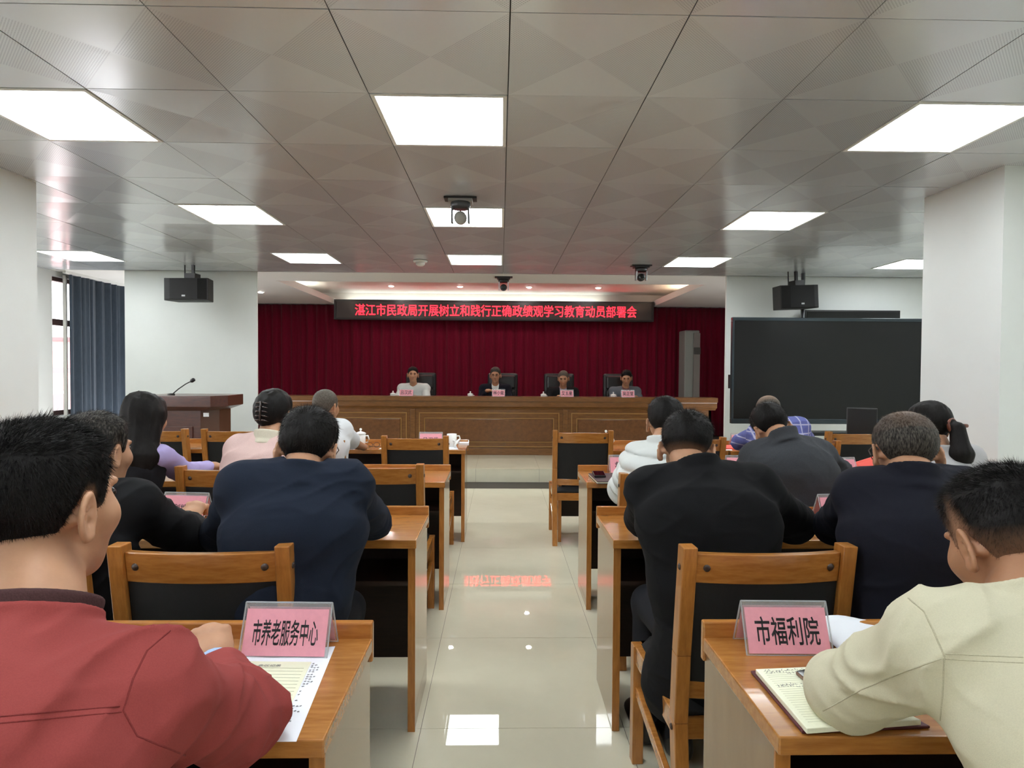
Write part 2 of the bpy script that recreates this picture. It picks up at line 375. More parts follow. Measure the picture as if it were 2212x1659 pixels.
# ------------------------------------------------------------------ stage fittings
def curtain_mesh(x0, x1, y, z0, z1, seed, n, amp, pitch, ax=0):
    r = random.Random(seed); ph = [r.uniform(0, 6.28) for _ in range(6)]
    def off(s):
        w = 2 * math.pi * s / pitch
        return amp * (math.sin(w + 1.2 * math.sin(s * 2.1 + ph[0]) + ph[1]) * .6 + .35 * math.sin(w * 1.83 + ph[2]) + .3 * math.sin(w * .37 + ph[3]))
    def fn(a, b):
        s = x0 + (x1 - x0) * a; z = z0 + (z1 - z0) * b; d = off(s) * (1 - .25 * b)
        return (s, y + d, z) if ax == 0 else (y + d, s, z)
    return MB().grid(fn, n, 6)
CURT = mat('dark_red_velvet', (104, 15, 38), 0.95, noise=0.15, nscale=30, stretch=(6, 6, 1), sheen=0.1, spec=0.05)
c = curtain_mesh(-4.7, 4.36, 11.27, STZ + .02, 2.61, 3, 900, 0.035, 0.17).build('stage_curtain', CURT, smooth=True, solid=0.004)
tag(c, 'dark red pleated velvet curtain closing the back of the stage', 'curtain')
sign = thing('led_sign', (-.12, 11.1, 2.33), 'long black display board showing a red line of text above the stage', 'sign')
a1 = P(722, 652.3, 11.08); a2 = P(1412, 656.5, 11.08); zt = 2.690; zb = 2.325
MB().box(a1[0], a2[0], 11.085, 11.16, zb, zt).build('housing', BLACKP, sign, bevel=.006)
m = MB(); x0, x1 = a1[0], a2[0]
m.box(x0, x1, 11.06, 11.085, zt - .03, zt).box(x0, x1, 11.06, 11.085, zb, zb + .03).box(x0, x0 + .04, 11.06, 11.085, zb + .03, zt - .03).box(x1 - .04, x1, 11.06, 11.085, zb + .03, zt - .03).build('frame', mat('sign_frame', (20, 18, 20), .35), sign)
MB().box(x0 + .04, x1 - .04, 11.072, 11.084, zb + .03, zt - .03).build('screen', mat('sign_screen', (58, 50, 50), .3), sign)
LEDM = mat('red_lit_text', (255, 40, 50), .5, emit=(1.0, 0.008, 0.017), estr=5.5)
tl = P(767, 686, 11.068); t2 = P(1375, 688, 11.068)
text_mesh('lettering', '湛江市民政局开展树立和践行正确政绩观学习教育动员部署会', LEDM, sign, (tl[0], 11.070, 2.395), (1, 0, 0), (0, 0, 1), t2[0] - tl[0], 0.215, bold=0.003)
m = MB()
for xx in (x0 + .6, 0, x1 - .6): m.box(xx - .03, xx + .03, 11.16, 11.23, 2.4, 2.5)
m.build('wall_bracket', BLACKP, sign)
# the panelled rostrum table
D0, D1, DY = -3.47, 3.10, 8.75
dais = thing('rostrum_table', (-.15, 8.9, STZ), 'long walnut panelled rostrum table on the stage before the red curtain', 'table')
MB().box(D0, D1, DY, DY + .04, STZ, .90).box(D0, D0 + .04, DY, 9.35, STZ, .93).box(D1 - .04, D1, DY, 9.35, STZ, .93).build('front_board', DAISW, dais)
prof = [(8.655, 1.03), (8.65, 1.022), (8.65, .968), (8.655, .962), (8.675, .957), (8.68, .945), (8.68, .885), (8.70, .872), (8.735, .858), (8.745, .845), (8.75, .84), (8.92, .84), (8.92, 1.03)]
m = MB(); n = len(prof); vs = [(x, py, pz) for x in (D0 - .06, D1 + .06) for py, pz in prof]
m.add(vs, [(i, (i + 1) % n, n + (i + 1) % n, n + i) for i in range(n)] + [tuple(range(n))[::-1], tuple(range(n, 2 * n))]); m.build('top_moulding', DAISW, dais)
MB().box(D0 - .06, D1 + .06, 8.92, 9.4, .925, .955).build('worktop', DAISW, dais, bevel=.004)
MB().box(D0 - .01, D1 + .01, DY - .02, DY, STZ, STZ + .1).build('plinth', DAISW, dais, bevel=.004)
bd = [D0, -1.268, 0.951, D1]
for k in range(3):
    xa, xb = bd[k], bd[k + 1]
    def rect(mm, g, z0, z1, w, yo):
        mm.box(xa + g, xb - g, DY - yo, DY, z1 - w, z1).box(xa + g, xb - g, DY - yo, DY, z0, z0 + w).box(xa + g, xa + g + w, DY - yo, DY, z0 + w, z1 - w).box(xb - g - w, xb - g, DY - yo, DY, z0 + w, z1 - w)
    q = MB().box(xa + .185, xb - .185, DY - .012, DY, STZ + .20, .70).build('panel', DAISV, dais, bevel=.008)
    m = MB(); rect(m, .088, STZ + .115, .793, .013, .016); m.build('outer_bead', DAISL, dais)
    m = MB(); rect(m, .165, STZ + .185, .715, .011, .014); m.build('inner_bead', DAISL, dais)
    if k: MB().box(xa - .035, xa + .035, DY - .022, DY, STZ, .845).build('pilaster', DAISW, dais, bevel=.006)
# tall pale cabinet in front of the curtain
PALE = mat('pale_grey_enamel', (128, 133, 130), .5)
p = P(1487, 857, 10.9); t = thing('floor_air_conditioner', (p[0], 10.9, STZ), 'tall pale grey cabinet with a dark control box before the curtain', 'cabinet')
MB().box(p[0] - .135, p[0] + .135, 10.72, 11.08, STZ, 2.15).build('body', PALE, t, bevel=.02)
MB().box(p[0] + .02, p[0] + .135, 10.69, 10.72, STZ + .3, 2.1).build('door', mat('pale_grey_enamel_warm', (118, 114, 110), .5), t, bevel=.004)
MB().box(p[0] + .02, p[0] + .14, 10.675, 10.69, 1.72, 1.84).build('control_box', mat('dark_olive_box', (52, 50, 46), .5), t, bevel=.004)

# ------------------------------------------------------------------ ceiling-mounted devices
def ptz(u, v, face, lab, grey, s=1.0):
    p = PZ(u, v, H); mw = MATS['grey_plastic'] if grey else BLACKP
    t = thing('dome_camera', p, lab, 'camera', 'ceiling conference cameras'); x, y, z = p
    MB().box(x - .115 * s, x + .115 * s, y - .05, y + .05, z - .014, z).build('bracket_plate', BLACKP, t, bevel=.003)
    MB().box(x - .085 * s, x + .085 * s, y - .055, y + .055, z - .034, z - .014).build('mount_tray', mat('camera_tray', (150, 148, 144), .4) if grey else DARKGREY, t, bevel=.003)
    MB().lathe([(.062, -.075), (.07, -.06), (.07, -.034)], (x, y, z), 18).build('base', mw, t, smooth=True)
    ym = MB()
    for sx in (-1, 1): ym.hexa([(x + sx * .052, y - .03, z - .175), (x + sx * .066, y - .03, z - .175), (x + sx * .066, y + .03, z - .175), (x + sx * .052, y + .03, z - .175), (x + sx * .052, y - .045, z - .07), (x + sx * .062, y - .045, z - .07), (x + sx * .062, y + .045, z - .07), (x + sx * .052, y + .045, z - .07)])
    ym.build('yoke', SILVER if not grey else mw, t)
    hm = MB().lathe([(0.0, -.05), (.03, -.048), (.042, -.03), (.045, 0), (.042, .03), (.03, .05), (0, .052)], (x, y, z - .14), 16, ax=1)
    hm.build('camera_head', mat('camera_head_pale', (168, 168, 162), .4) if grey else DARKGREY, t, smooth=True)
    MB().lathe([(0.001, -.056 * face), (.022, -.056 * face), (.028, -.05 * face), (.028, -.04 * face)], (x, y, z - .14), 16, ax=1).build('lens', mat('lens_glass', (8, 8, 10), .05), t)
ptz(995, 428, -1, 'grey conference camera under the ceiling seen from behind, before a lit panel', True)
ptz(1088, 598, 1, 'black conference camera hanging at the ceiling edge above the sign', False)
ptz(1385, 573, 1, 'black conference camera on the ceiling nearest to the wall loudspeaker', False)
p = PZ(908, 563, H); t = thing('smoke_detector', p, 'round white smoke detector on the ceiling near the stage', 'detector')
MB().lathe([(.075, -.018), (.08, -.008), (.08, 0)], p, 24).build('base', frame_w, t, smooth=True); MB().lathe([(0.001, -.062), (.03, -.06), (.05, -.045), (.055, -.018)], p, 24).build('sensor', mat('detector_cap', (205, 200, 194), .4), t, smooth=True)

def speaker(u0, u1, v0, v1, Y, rz, lab, tilt=0.0):
    a = P(u0, v0, Y); c = P(u1, v1, Y); w = c[0] - a[0]; h = a[2] - c[2]; cen = (a + c) / 2
    t = thing('wall_loudspeaker', cen, lab, 'loudspeaker', 'wall loudspeakers', rz=rz); t.rotation_euler = (0, tilt, rz); ORG[t.name] = np.zeros(3)
    w2, h2, d = w / 2, h / 2, .13
    MB().add([(-w2, -d + .05, -h2), (w2, -d + .05, -h2), (w2 - .05, d, -h2), (-w2 + .05, d, -h2), (-w2, -d + .05, h2), (w2, -d + .05, h2), (w2 - .05, d, h2), (-w2 + .05, d, h2)],
             [(3, 2, 1, 0), (4, 5, 6, 7), (0, 1, 5, 4), (1, 2, 6, 5), (2, 3, 7, 6), (3, 0, 4, 7)]).build('cabinet', mat('speaker_cabinet', (24, 24, 24), .6, noise=.1, nscale=200), t, bevel=.006)
    q = w2 * .62
    g = mat('speaker_grille', (12, 12, 13), .8, bump=.5, bscale=500)
    MB().add([(-q, -d, -h2 + .012), (q, -d, -h2 + .012), (w2 - .006, -d + .055, -h2 + .012), (-w2 + .006, -d + .055, -h2 + .012), (-q, -d, h2 - .012), (q, -d, h2 - .012), (w2 - .006, -d + .055, h2 - .012), (-w2 + .006, -d + .055, h2 - .012)],
             [(3, 2, 1, 0), (4, 5, 6, 7), (0, 1, 5, 4), (1, 2, 6, 5), (2, 3, 7, 6), (3, 0, 4, 7)]).build('grille', g, t, bevel=.004)
    MB().box(-.02, .02, -d - .003, -d + .001, -h2 * .62 - .009, -h2 * .62 + .009).build('badge', mat('silver_badge', (225, 228, 232), .3), t)
    zt = H - cen[2]
    MB().box(-.03, .09, -.05, .07, h2, h2 + .06).box(.02, .05, .0, .03, h2 + .05, zt).tube([(-.07, .02, h2), (-.07, .02, zt)], .008).build('bracket', BLACKP, t)
    return t
speaker(361, 459, 602, 651, 7.15, -.06, 'black loudspeaker hanging under the ceiling on the lectern pillar')
sp2 = speaker(1671, 1764, 617, 668, 7.2, .22, 'tilted black loudspeaker under the ceiling above the big television', tilt=-.06)
p = P(1735, 600, 7.35); t = thing('steel_pole', (p[0], 7.35, 0), 'thin steel pole behind the television under the tilted loudspeaker', 'pole')
MB().tube([(p[0], 7.35, 0.02), (p[0], 7.35, H)], .024, 12).build('tube', SILVER, t, smooth=True); MB().lathe([(.07, 0), (.07, .02)], (p[0], 7.35, 0), 16).build('foot_plate', BLACKP, t)
a = P(1741, 669, 7.45); c = P(1946, 690, 7.45)
t = thing('wall_display', ((a[0] + c[0]) / 2, 7.5, 1.5), 'black flat display on the wall mostly hidden behind the television', 'television')
MB().box(a[0], c[0], 7.46, 7.52, 1.42, a[2]).build('housing', BLACKP, t, bevel=.006); MB().box(a[0] + .02, c[0] - .02, 7.453, 7.46, 1.45, a[2] - .02).build('screen', mat('screen_black', (12, 13, 15), .12), t); MB().box(a[0] + .3, c[0] - .3, 7.52, 7.56, 1.55, 1.8).build('wall_mount', BLACKP, t)

# the big mobile television
Y = 6.1; a = P(1583, 685, Y); c = P(1993, 917, Y); x0, x1, z1, z0 = a[0], c[0], a[2] - .0, c[2]
tv = thing('interactive_television', ((x0 + x1) / 2, Y, 0), 'very large black television on a wheeled stand before the white wall', 'television')
FR = mat('tv_bezel', (62, 72, 78), .25, metal=.6)
m = MB().box(x0, x1, Y, Y + .05, z1 - .035, z1).box(x0, x1, Y, Y + .05, z0, z0 + .05).box(x0, x0 + .022, Y, Y + .05, z0 + .05, z1 - .035).box(x1 - .022, x1, Y, Y + .05, z0 + .05, z1 - .035); m.build('bezel', FR, tv, bevel=.004)
MB().box(x0 + .022, x1 - .022, Y + .012, Y + .03, z0 + .05, z1 - .035).build('screen', mat('tv_screen', (22, 23, 24), .25, spec=.35), tv)
MB().box(x0 + .02, x1 - .02, Y + .03, Y + .085, z0 + .02, z1 - .02).build('back_shell', BLACKP, tv)
MB().box(x0 - .02, x0, Y + .01, Y + .05, 1.24, 1.38).build('pen_holder', BLACKP, tv)
xm = (x0 + x1) / 2
m = MB()
for dx in (-.35, .35): m.box(xm + dx - .04, xm + dx + .04, Y + .09, Y + .15, .12, 1.6).box(xm + dx - .04, xm + dx + .04, Y - .32, Y + .45, .08, .14)
m.box(xm - .35, xm + .35, Y + .1, Y + .14, .5, .56).box(xm - .35, xm + .35, Y + .1, Y + .14, .12, .18); m.build('stand', BLACKP, tv, bevel=.005)
MB().box(xm - .5, xm + .5, Y - .12, Y + .09, z0 - .11, z0 - .075).build('shelf', BLACKP, tv, bevel=.004)
for dx in (-.35, .35):
    for yy in (Y - .28, Y + .41): MB().lathe([(.02, -.022), (.04, -.02), (.04, .02), (.02, .022)], (xm + dx, yy, .04), 14, ax=0).build('caster', BLACKP, tv, smooth=True)

# window curtain and the houses outside
BLUEC = mat('slate_blue_curtain', (60, 71, 84), .9, noise=.12, nscale=60, stretch=(1, 1, .2), sheen=.2)
c = curtain_mesh(7.715, 9.3, -5.46, .06, 2.585, 11, 260, .05, .15, ax=1).build('window_curtain', BLUEC, smooth=True, solid=.004)
tag(c, 'slate blue pleated curtain drawn beside the bright window', 'curtain')
LACE = mat('sheer_white_curtain', (235, 232, 226), .9, noise=.05, nscale=100)
c = curtain_mesh(7.735, 7.80, -5.53, .3, 2.58, 5, 40, .02, .06, ax=1).build('sheer_curtain', LACE, smooth=True, solid=.002)
tag(c, 'narrow white sheer curtain gathered at the window edge', 'curtain')
t = thing('curtain_rail', (-5.46, 8.5, 2.59), 'white curtain rail under the soffit beside the window', 'rail'); MB().box(-5.48, -5.44, 7.64, 9.4, 2.59, H).build('track', frame_w, t)
PB = mat('pink_render', (196, 140, 138), .9); PB2 = mat('brown_glazing', (120, 84, 84), .4)
def house(x, y, w, d, z1, lab):
    t = thing('apartment_house', (x, y, -6), lab, 'building'); MB().box(x - w / 2, x + w / 2, y - d / 2, y + d / 2, -6, z1).build('wall', PB, t)
    MB().box(x - w / 2 - .2, x + w / 2 + .2, y - d / 2 - .2, y + d / 2 + .2, z1, z1 + .25).build('roof', PB2, t)
    for i in range(5):
        for k in range(3):
            yy = y - d / 2 + (i + .5) * d / 5; zz = z1 - 1.6 - k * 2.2
            f = MB().box(x + w / 2, x + w / 2 + .08, yy - .75, yy + .75, zz - .6, zz + .7).build('window', mat('white_window', (225, 215, 215), .6), t)
            MB().box(x + w / 2 + .08, x + w / 2 + .1, yy - .6, yy + .6, zz - .45, zz + .55).build('pane', PB2, f)
house(-26, 30, 8, 16, 1.15, 'pink rendered house seen low through the window'); house(-30, 48, 8, 14, 3.2, 'farther pink house beyond the window')

# lectern
Y = 6.55; xr = P(500, 870, Y)[0]; xl = xr - .84; zt = 1.125
t = thing('lectern', ((xl + xr) / 2, Y, 0), 'mahogany lectern with a gooseneck microphone before the white pillar', 'lectern')
b0, b1 = xl + .13, xr - .12
MB().box(b0, b1 - .12, Y - .18, Y + .25, .06, .99).build('body', LECT, t, bevel=.004)
MB().hexa([(b1 - .12, Y - .18, .06), (b1, Y - .02, .06), (b1, Y + .25, .06), (b1 - .12, Y + .25, .06), (b1 - .12, Y - .18, .99), (b1, Y - .02, .99), (b1, Y + .25, .99), (b1 - .12, Y + .25, .99)]).build('side_panel', LECTV, t)
MB().box(b0 + .08, b1 - .2, Y - .192, Y - .18, .2, .8).build('front_panel', LECT, t, bevel=.005)
MB().box(b0 - .03, b1 + .03, Y - .2, Y + .28, 0, .06).build('plinth', LECT, t, bevel=.004)
top = [(xl + .1, Y - .26), (xr - .1, Y - .26), (xr, Y - .08), (xr, Y + .3), (xl, Y + .3), (xl, Y - .08)]; low = [(b0, Y - .2), (b1 - .1, Y - .2), (b1, Y - .03), (b1, Y + .27), (b0, Y + .27), (b0 - .02, Y - .03)]
m = MB(); vs = [(x, y, .965) for x, y in low] + [(x, y, 1.01) for x, y in top] + [(x, y, zt) for x, y in top]
m.add(vs, [tuple(range(6))[::-1]] + [(i, (i + 1) % 6, 6 + (i + 1) % 6, 6 + i) for i in range(6)] + [(6 + i, 6 + (i + 1) % 6, 12 + (i + 1) % 6, 12 + i) for i in range(6)] + [tuple(range(12, 18))]); m.build('reading_top', LECT, t, bevel=.004)
q = P(445, 896, Y - .19); MB().box(q[0] - .026, q[0] + .026, Y - .195, Y - .181, q[2] - .02, q[2] + .02).build('white_label', PAPER, t)
a = P(370, 852, Y - .1); c = P(417, 821, Y - .1)
t = thing('gooseneck_microphone', (a[0], Y - .1, zt), 'thin black gooseneck microphone slanting up from the lectern top', 'microphone')
a = np.array([a[0], Y - .1, zt]); m = MB(); m.tube([a, a + (c - a) * .33 + (0, 0, .012), a + (c - a) * .66 + (0, 0, .012), c - (c - a) * .06], .006, 8).build('neck', BLACKP, t, smooth=True)
d = (c - a) / np.linalg.norm(c - a); MB().tube([c - d * .035, c - d * .02, c + d * .012, c + d * .02], [.008, .02, .02, .010], 12).build('head', BLACKP, t, smooth=True); MB().lathe([(.035, 0), (.035, .015), (.01, .02)], a, 14).build('base', BLACKP, t)
# ------------------------------------------------------------------ long desks
DZ = 0.76
def desk(x0, x1, y0, y1, lab):
    t = thing('conference_desk', ((x0 + x1) / 2, (y0 + y1) / 2, 0), lab, 'desk', 'long conference desks')
    MB().box(x0, x1, y0, y1, DZ - .034, DZ).build('desktop', WOOD, t, bevel=.003)
    MB().box(x0, x1, y1, y1 + .02, DZ - .06, DZ + .038).build('raised_edge', WOOD, t, bevel=.004)
    for k, (a, c) in enumerate(((x0 + .008, x0 + .034), (x1 - .034, x1 - .008))):
        MB().box(a, c, y0 + .034, y1 + .012, 0.004, DZ - .034).build('side_panel', WOODP, t, bevel=.002)
        MB().box(a - .001, c + .001, y0 + .028, y0 + .034, 0.0, DZ - .034).build('edge_strip', WOODV, t)
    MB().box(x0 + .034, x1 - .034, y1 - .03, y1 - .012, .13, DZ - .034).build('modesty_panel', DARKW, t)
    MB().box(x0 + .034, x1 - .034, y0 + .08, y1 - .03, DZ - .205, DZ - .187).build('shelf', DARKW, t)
    return t
XL = {4: -.306, 3: -.318, 2: -.318, 1: -.28}; XR = {4: .500, 3: .438, 2: .507, 1: .473}
YN = {4: 1.045, 3: 2.285, 2: 3.475, 1: 4.875}
LEN = 1.4; ORD = {4: 'nearest row', 3: 'second row', 2: 'third row', 1: 'front row'}
for r in (4, 3, 2, 1):
    desk(XL[r] - LEN, XL[r], YN[r], YN[r] + .40, 'honey wood desk in the %s beside the aisle, window side' % ORD[r])
    desk(XR[r], XR[r] + LEN, YN[r], YN[r] + .40, 'honey wood desk in the %s beside the aisle, television side' % ORD[r])
for r in (3, 2, 1):
    desk(XL[r] - 2 * LEN - .02, XL[r] - LEN - .02, YN[r], YN[r] + .40, 'honey wood desk in the %s, outer one on the window side' % ORD[r])
    if r < 3: desk(XR[r] + LEN + .02, XR[r] + 2 * LEN + .02, YN[r], YN[r] + .40, 'honey wood desk in the %s, outer one on the television side' % ORD[r])

# ------------------------------------------------------------------ wooden chairs
def chair_parts(t):
    HW, Z = .222, .935
    for s in (-1, 1):
        x = s * HW; m = MB(); pts = [(x * .98, -.03, 0), (x, .005, .42), (x, -.012, .62), (x, -.055, Z)]
        w, d = .040, .048
        for a, c in zip(pts, pts[1:]):
            m.hexa([(a[0] - w / 2, a[1] - d / 2, a[2]), (a[0] + w / 2, a[1] - d / 2, a[2]), (a[0] + w / 2, a[1] + d / 2, a[2]), (a[0] - w / 2, a[1] + d / 2, a[2]),
                    (c[0] - w / 2, c[1] - d / 2, c[2]), (c[0] + w / 2, c[1] - d / 2, c[2]), (c[0] + w / 2, c[1] + d / 2, c[2]), (c[0] - w / 2, c[1] + d / 2, c[2])])
        m.build('rear_post', WOODV, t, bevel=.003)
        MB().bar((x, .46, 0), (x, .455, .43), .040, .042).build('front_leg', WOODV, t, bevel=.003)
        MB().box(x - .013, x + .013, .02, .45, .365, .428).build('side_rail', WOOD, t, bevel=.003)
        MB().bar((x, .0, .17), (x, .455, .27), .022, .034, up=(0, 0, 1)).build('side_stretcher', WOOD, t, bevel=.003)
        MB().lathe([(.0095, 0), (.0085, .003), (.004, .005)], (0, 0, 0), 10, ax=0)
        for z, y in ((.875, -.047), (.40, .005)):
            mm = MB().lathe([(.009, -.004), (.009, .0015), (.006, .004)], (0, 0, 0), 10, ax=0)
            mm.v = [(s * v[0] + x + s * .020, v[1] + y, v[2] + z) for v in mm.v]; mm.build('screw_cap', SCREW, t)
    def rail(z0, z1, y, bow, th, name, m, inset=.02):
        n = 12; vs = []; fs = []
        for i in range(n + 1):
            u = -1 + 2 * i / n; x = u * (HW - inset); yy = y - bow * (1 - u * u)
            for zz in (z0, z1):
                k = (.62 - zz) * .137
                vs += [(x, yy + k - th / 2, zz), (x, yy + k + th / 2, zz)]
        for i in range(n):
            a = i * 4; c = a + 4
            fs += [(a, c, c + 2, a + 2), (a + 1, a + 3, c + 3, c + 1), (a, a + 1, c + 1, c), (a + 2, c + 2, c + 3, a + 3)]
        fs += [(0, 2, 3, 1), (4 * n, 4 * n + 1, 4 * n + 3, 4 * n + 2)]
        return MB().add(vs, fs).build(name, m, t, bevel=.003)
    rail(.832, .916, -.012, .022, .024, 'top_rail', WOOD); rail(.535, .836, -.006, .020, .030, 'back_pad', BLACKF); rail(.485, .538, -.012, .016, .024, 'lower_rail', WOOD)
    for s in (-1, 1):
        MB().lathe([(.0105, .004), (.0105, -.003), (.007, -.007)], (s * .172, -.057 - .012 * (1 - (.172 / .2) ** 2) * 1.8, .876), 12, ax=1).build('screw_cap', SCREW, t, smooth=True)
    MB().box(-HW + .02, HW - .02, .012, .036, .355, .415).build('rear_rail', WOOD, t, bevel=.003)
    MB().box(-HW + .02, HW - .02, .44, .464, .365, .428).build('front_rail', WOOD, t, bevel=.003)
    def cushion(a, c): x = -HW + .012 + (2 * HW - .024) * a; y = .03 + .45 * c; e = min(a, 1 - a, c, 1 - c); return (x, y, .43 + .032 * min(1, (e / .08)) ** .5)
    MB().grid(cushion, 14, 14).box(-HW + .012, HW - .012, .03, .48, .415, .43).build('seat', BLACKF, t, smooth=True)
proto = None
def chair(x, y, rz, lab):
    global proto
    if proto is None:
        proto = thing('meeting_chair', (x, y + .055, 0), lab, 'chair', 'wooden meeting chairs', rz=rz); ORG[proto.name] = np.zeros(3); chair_parts(proto); return
    c = copy_tree(proto); c.location = (x, y + .055, 0); c.rotation_euler = (0, 0, rz); c['label'] = lab
W = 'honey wooden chair with black back pad '
chair(-.805, 1.63, 0, W + 'behind the elderly care centre name plate')
chair(-1.365, 1.63, 0, W + 'under the man in the black jacket')
chair(.735, 1.625, 0.03, W + 'behind the welfare institute name plate')
chair(1.40, 1.60, 0, W + 'under the navy jacketed man with glasses')
chair(-.625, 3.03, 0, W + 'left empty behind the navy suit man')
chair(-1.335, 2.95, 0, W + 'under the woman in the pink jacket')
chair(-2.02, 2.95, -.12, W + 'under the long haired woman')
chair(.80, 2.78, 0, W + 'under the man in the white puffer jacket')
chair(1.61, 2.87, 0, W + 'under the man in the grey blazer')
chair(2.40, 2.80, 0, W + 'under the woman with the ponytail')
chair(-.612, 4.33, 0, W + 'standing empty behind the mug and pink card')
chair(-1.28, 4.05, 0, W + 'under the man in the white shirt')
chair(-2.11, 4.775, .04, W + 'pushed in, second from the lectern')
chair(-2.70, 4.775, -.05, W + 'pushed in, empty, nearest the lectern of two')
chair(.665, 4.775, -.03, W + 'pushed in, empty, at the front row aisle end')
chair(1.40, 4.33, 0, W + 'empty, between the puffer jacket and the plaid shirt')
chair(2.13, 4.13, .05, W + 'under the man in the blue plaid shirt')
chair(2.865, 4.775, .02, W + 'pushed in, empty, before the television stand')
chair(-.72, .33, 0, W + 'under the man in the red jacket')
chair(.90, .40, 0, W + 'under the man in the cream jacket')

# ------------------------------------------------------------------ tent name plates
ACRYL2 = mat('acrylic_sheet', (236, 240, 243), .04, alpha=.16)
def plate(x, yf, z, text, lab, rz=0.0, w=.2, h=.11, dep=.085, tw=.15, th=.052, far=False, tz=.45):
    t = thing('name_plate', (x, yf + dep / 2, z), lab, 'name plate', 'pink tent name plates', rz=rz); ORG[t.name] = np.zeros(3)
    d2 = dep / 2; w2 = w / 2; up = np.array([0, d2, h]); L_ = np.linalg.norm(up); up /= L_; nf = np.array([0, -up[2], up[1]]); X = np.array([1., 0, 0])
    def sheet(sgn, o, x0, x1, a0, a1, th_, name, m):
        U = up * (1, sgn, 1); N = nf * (1, sgn, 1); base = np.array([0, -sgn * d2, 0.])
        c = [base + X * xx + U * aa + N * oo for oo in (o, o + th_) for aa, xx in ((a0, x0), (a0, x1), (a1, x1), (a1, x0))]
        return MB().hexa(c).build(name, m, t)
    for sgn in (1, -1):
        sheet(sgn, -.003, -w2, w2, 0, L_, .0025, 'acrylic_panel', ACRYL2)
        m = MB(); U = up * (1, sgn, 1); base = np.array([0, -sgn * d2, 0.])
        for a, b in (((-w2, 0), (w2, 0)), ((-w2, 0), (-w2, L_)), ((w2, 0), (w2, L_)), ((-w2, L_), (w2, L_))):
            m.bar(base + X * a[0] + U * a[1], base + X * b[0] + U * b[1], .0026, .0026, up=nf * (1, sgn, 1))
        m.build('acrylic_edge', EDGEA, t)
        sheet(sgn, .0, -w2 + .006, w2 - .006, .004, L_ - .014, .0008, 'card', PINK)
    o = np.array([0, -d2, 0.]) + nf * .0009 - X * tw / 2 + up * (L_ * tz - th / 2)
    text_mesh('lettering', text, INK, t, o, X, up, tw, th, bold=.012, lift=.0004)
    return t
N_ = 'pink tent name plate '
plate(-.485, 1.345, DZ, '市养老服务中心', N_ + 'with seven narrow characters above the cream form', tw=.150, th=.056, rz=-.03)
plate(.670, 1.350, DZ, '市福利院', N_ + 'with four large characters beside the open maroon notebook', tw=.148, th=.062, rz=-.02)
plate(-1.36, 2.585, DZ, '区划地名科', N_ + 'reading 区划地名科 behind the raised hand', tw=.145, th=.030, rz=-.10)
plate(1.505, 2.585, DZ, '慈善社工科', N_ + 'starting with 慈 beside the dark navy man', tw=.150, th=.030, rz=.10)
plate(.80, 3.79, DZ, '救助科', N_ + 'half hidden by the white puffer sleeve', tw=.13, th=.045)
plate(1.555, 3.79, DZ, '办公室', N_ + 'peeking out by the grey blazer sleeve', tw=.13, th=.045)
plate(2.16, 3.72, DZ, '养老科', N_ + 'ending with 科 beside the red folder', tw=.15, th=.04, rz=.12)
plate(-.598, 5.165, DZ, '吕汉武', N_ + 'reading 吕汉武 on the front desk by the mug', tw=.13, th=.04)
plate(.74, 5.165, DZ, '林小斌', N_ + 'behind the pushed in aisle chair', tw=.13, th=.04)
plate(2.12, 5.165, DZ, '艾五星', N_ + 'beside the blue plaid sleeve', tw=.13, th=.04)
for u0, u1, s, k in ((862, 893, '吕汉武', 'first'), (1063, 1091, '林小斌', 'second'), (1210, 1239, '艾五星', 'third'), (1342, 1371, '吴正堂', 'fourth')):
    a, c = P(u0, 858, 8.70), P(u1, 858, 8.70)
    plate((a[0] + c[0]) / 2, 8.68, 1.03, s, N_ + 'reading %s on the rostrum, %s from the lectern' % (s, k), w=c[0] - a[0], h=.105, dep=.08, tw=.155, th=.062, tz=.5)

# ------------------------------------------------------------------ cups
def cup_lid(m, p, r, z):
    m.lathe([(r + .004, 0), (r + .006, .004), (r * .8, .013), (r * .3, .02), (.006, .022), (.006, .028), (.011, .034), (.011, .042), (.004, .048)], (p[0], p[1], p[2] + z), 20)
def mug(name, p, r, h, lab, lid=True, ha=0.0, group='white lidded cups', saucer=False):
    t = thing(name, p, lab, 'cup', group); e = .016 if saucer else 0
    if saucer: MB().lathe([(.03, 0), (.04, .002), (.066, .012), (.068, .014), (.04, .008), (.0, .006)], p, 24).build('saucer', CHINA, t, smooth=True)
    MB().lathe([(r * .72, e), (r * .9, e + .008), (r, e + h * .35), (r, h), (r - .004, h), (r - .005, e + .02), (.001, e + .012)], p, 24).build('cup', CHINA, t, smooth=True)
    a = np.array([math.cos(ha), math.sin(ha), 0]); c = np.array(p)
    MB().tube([c + a * (r - .003) + (0, 0, h * .82), c + a * (r + .02) + (0, 0, h * .84), c + a * (r + .03) + (0, 0, h * .55), c + a * (r + .018) + (0, 0, h * .28), c + a * (r - .004) + (0, 0, h * .25)], .006, 8).build('handle', CHINA, t, smooth=True)
    if lid: m = MB(); cup_lid(m, p, r, h); m.build('lid', CHINA, t, smooth=True)
    return t
q = P(779, 940, 5.15); mug('tea_mug', (q[0], 5.15, DZ), .042, .10, 'tall white lidded tea mug beside the man in the white shirt')
q = P(976, 945, 5.10); mug('tea_mug', (q[0], 5.10, DZ), .042, .108, 'white tea mug without its lid at the aisle end of the front desk', lid=False, ha=.1)
t = thing('mug_lid', (q[0] + .05, 5.03, DZ), 'white mug lid leaning on the open mug', 'lid', None); m = MB(); cup_lid(m, (0, 0, 0), .042, 0)
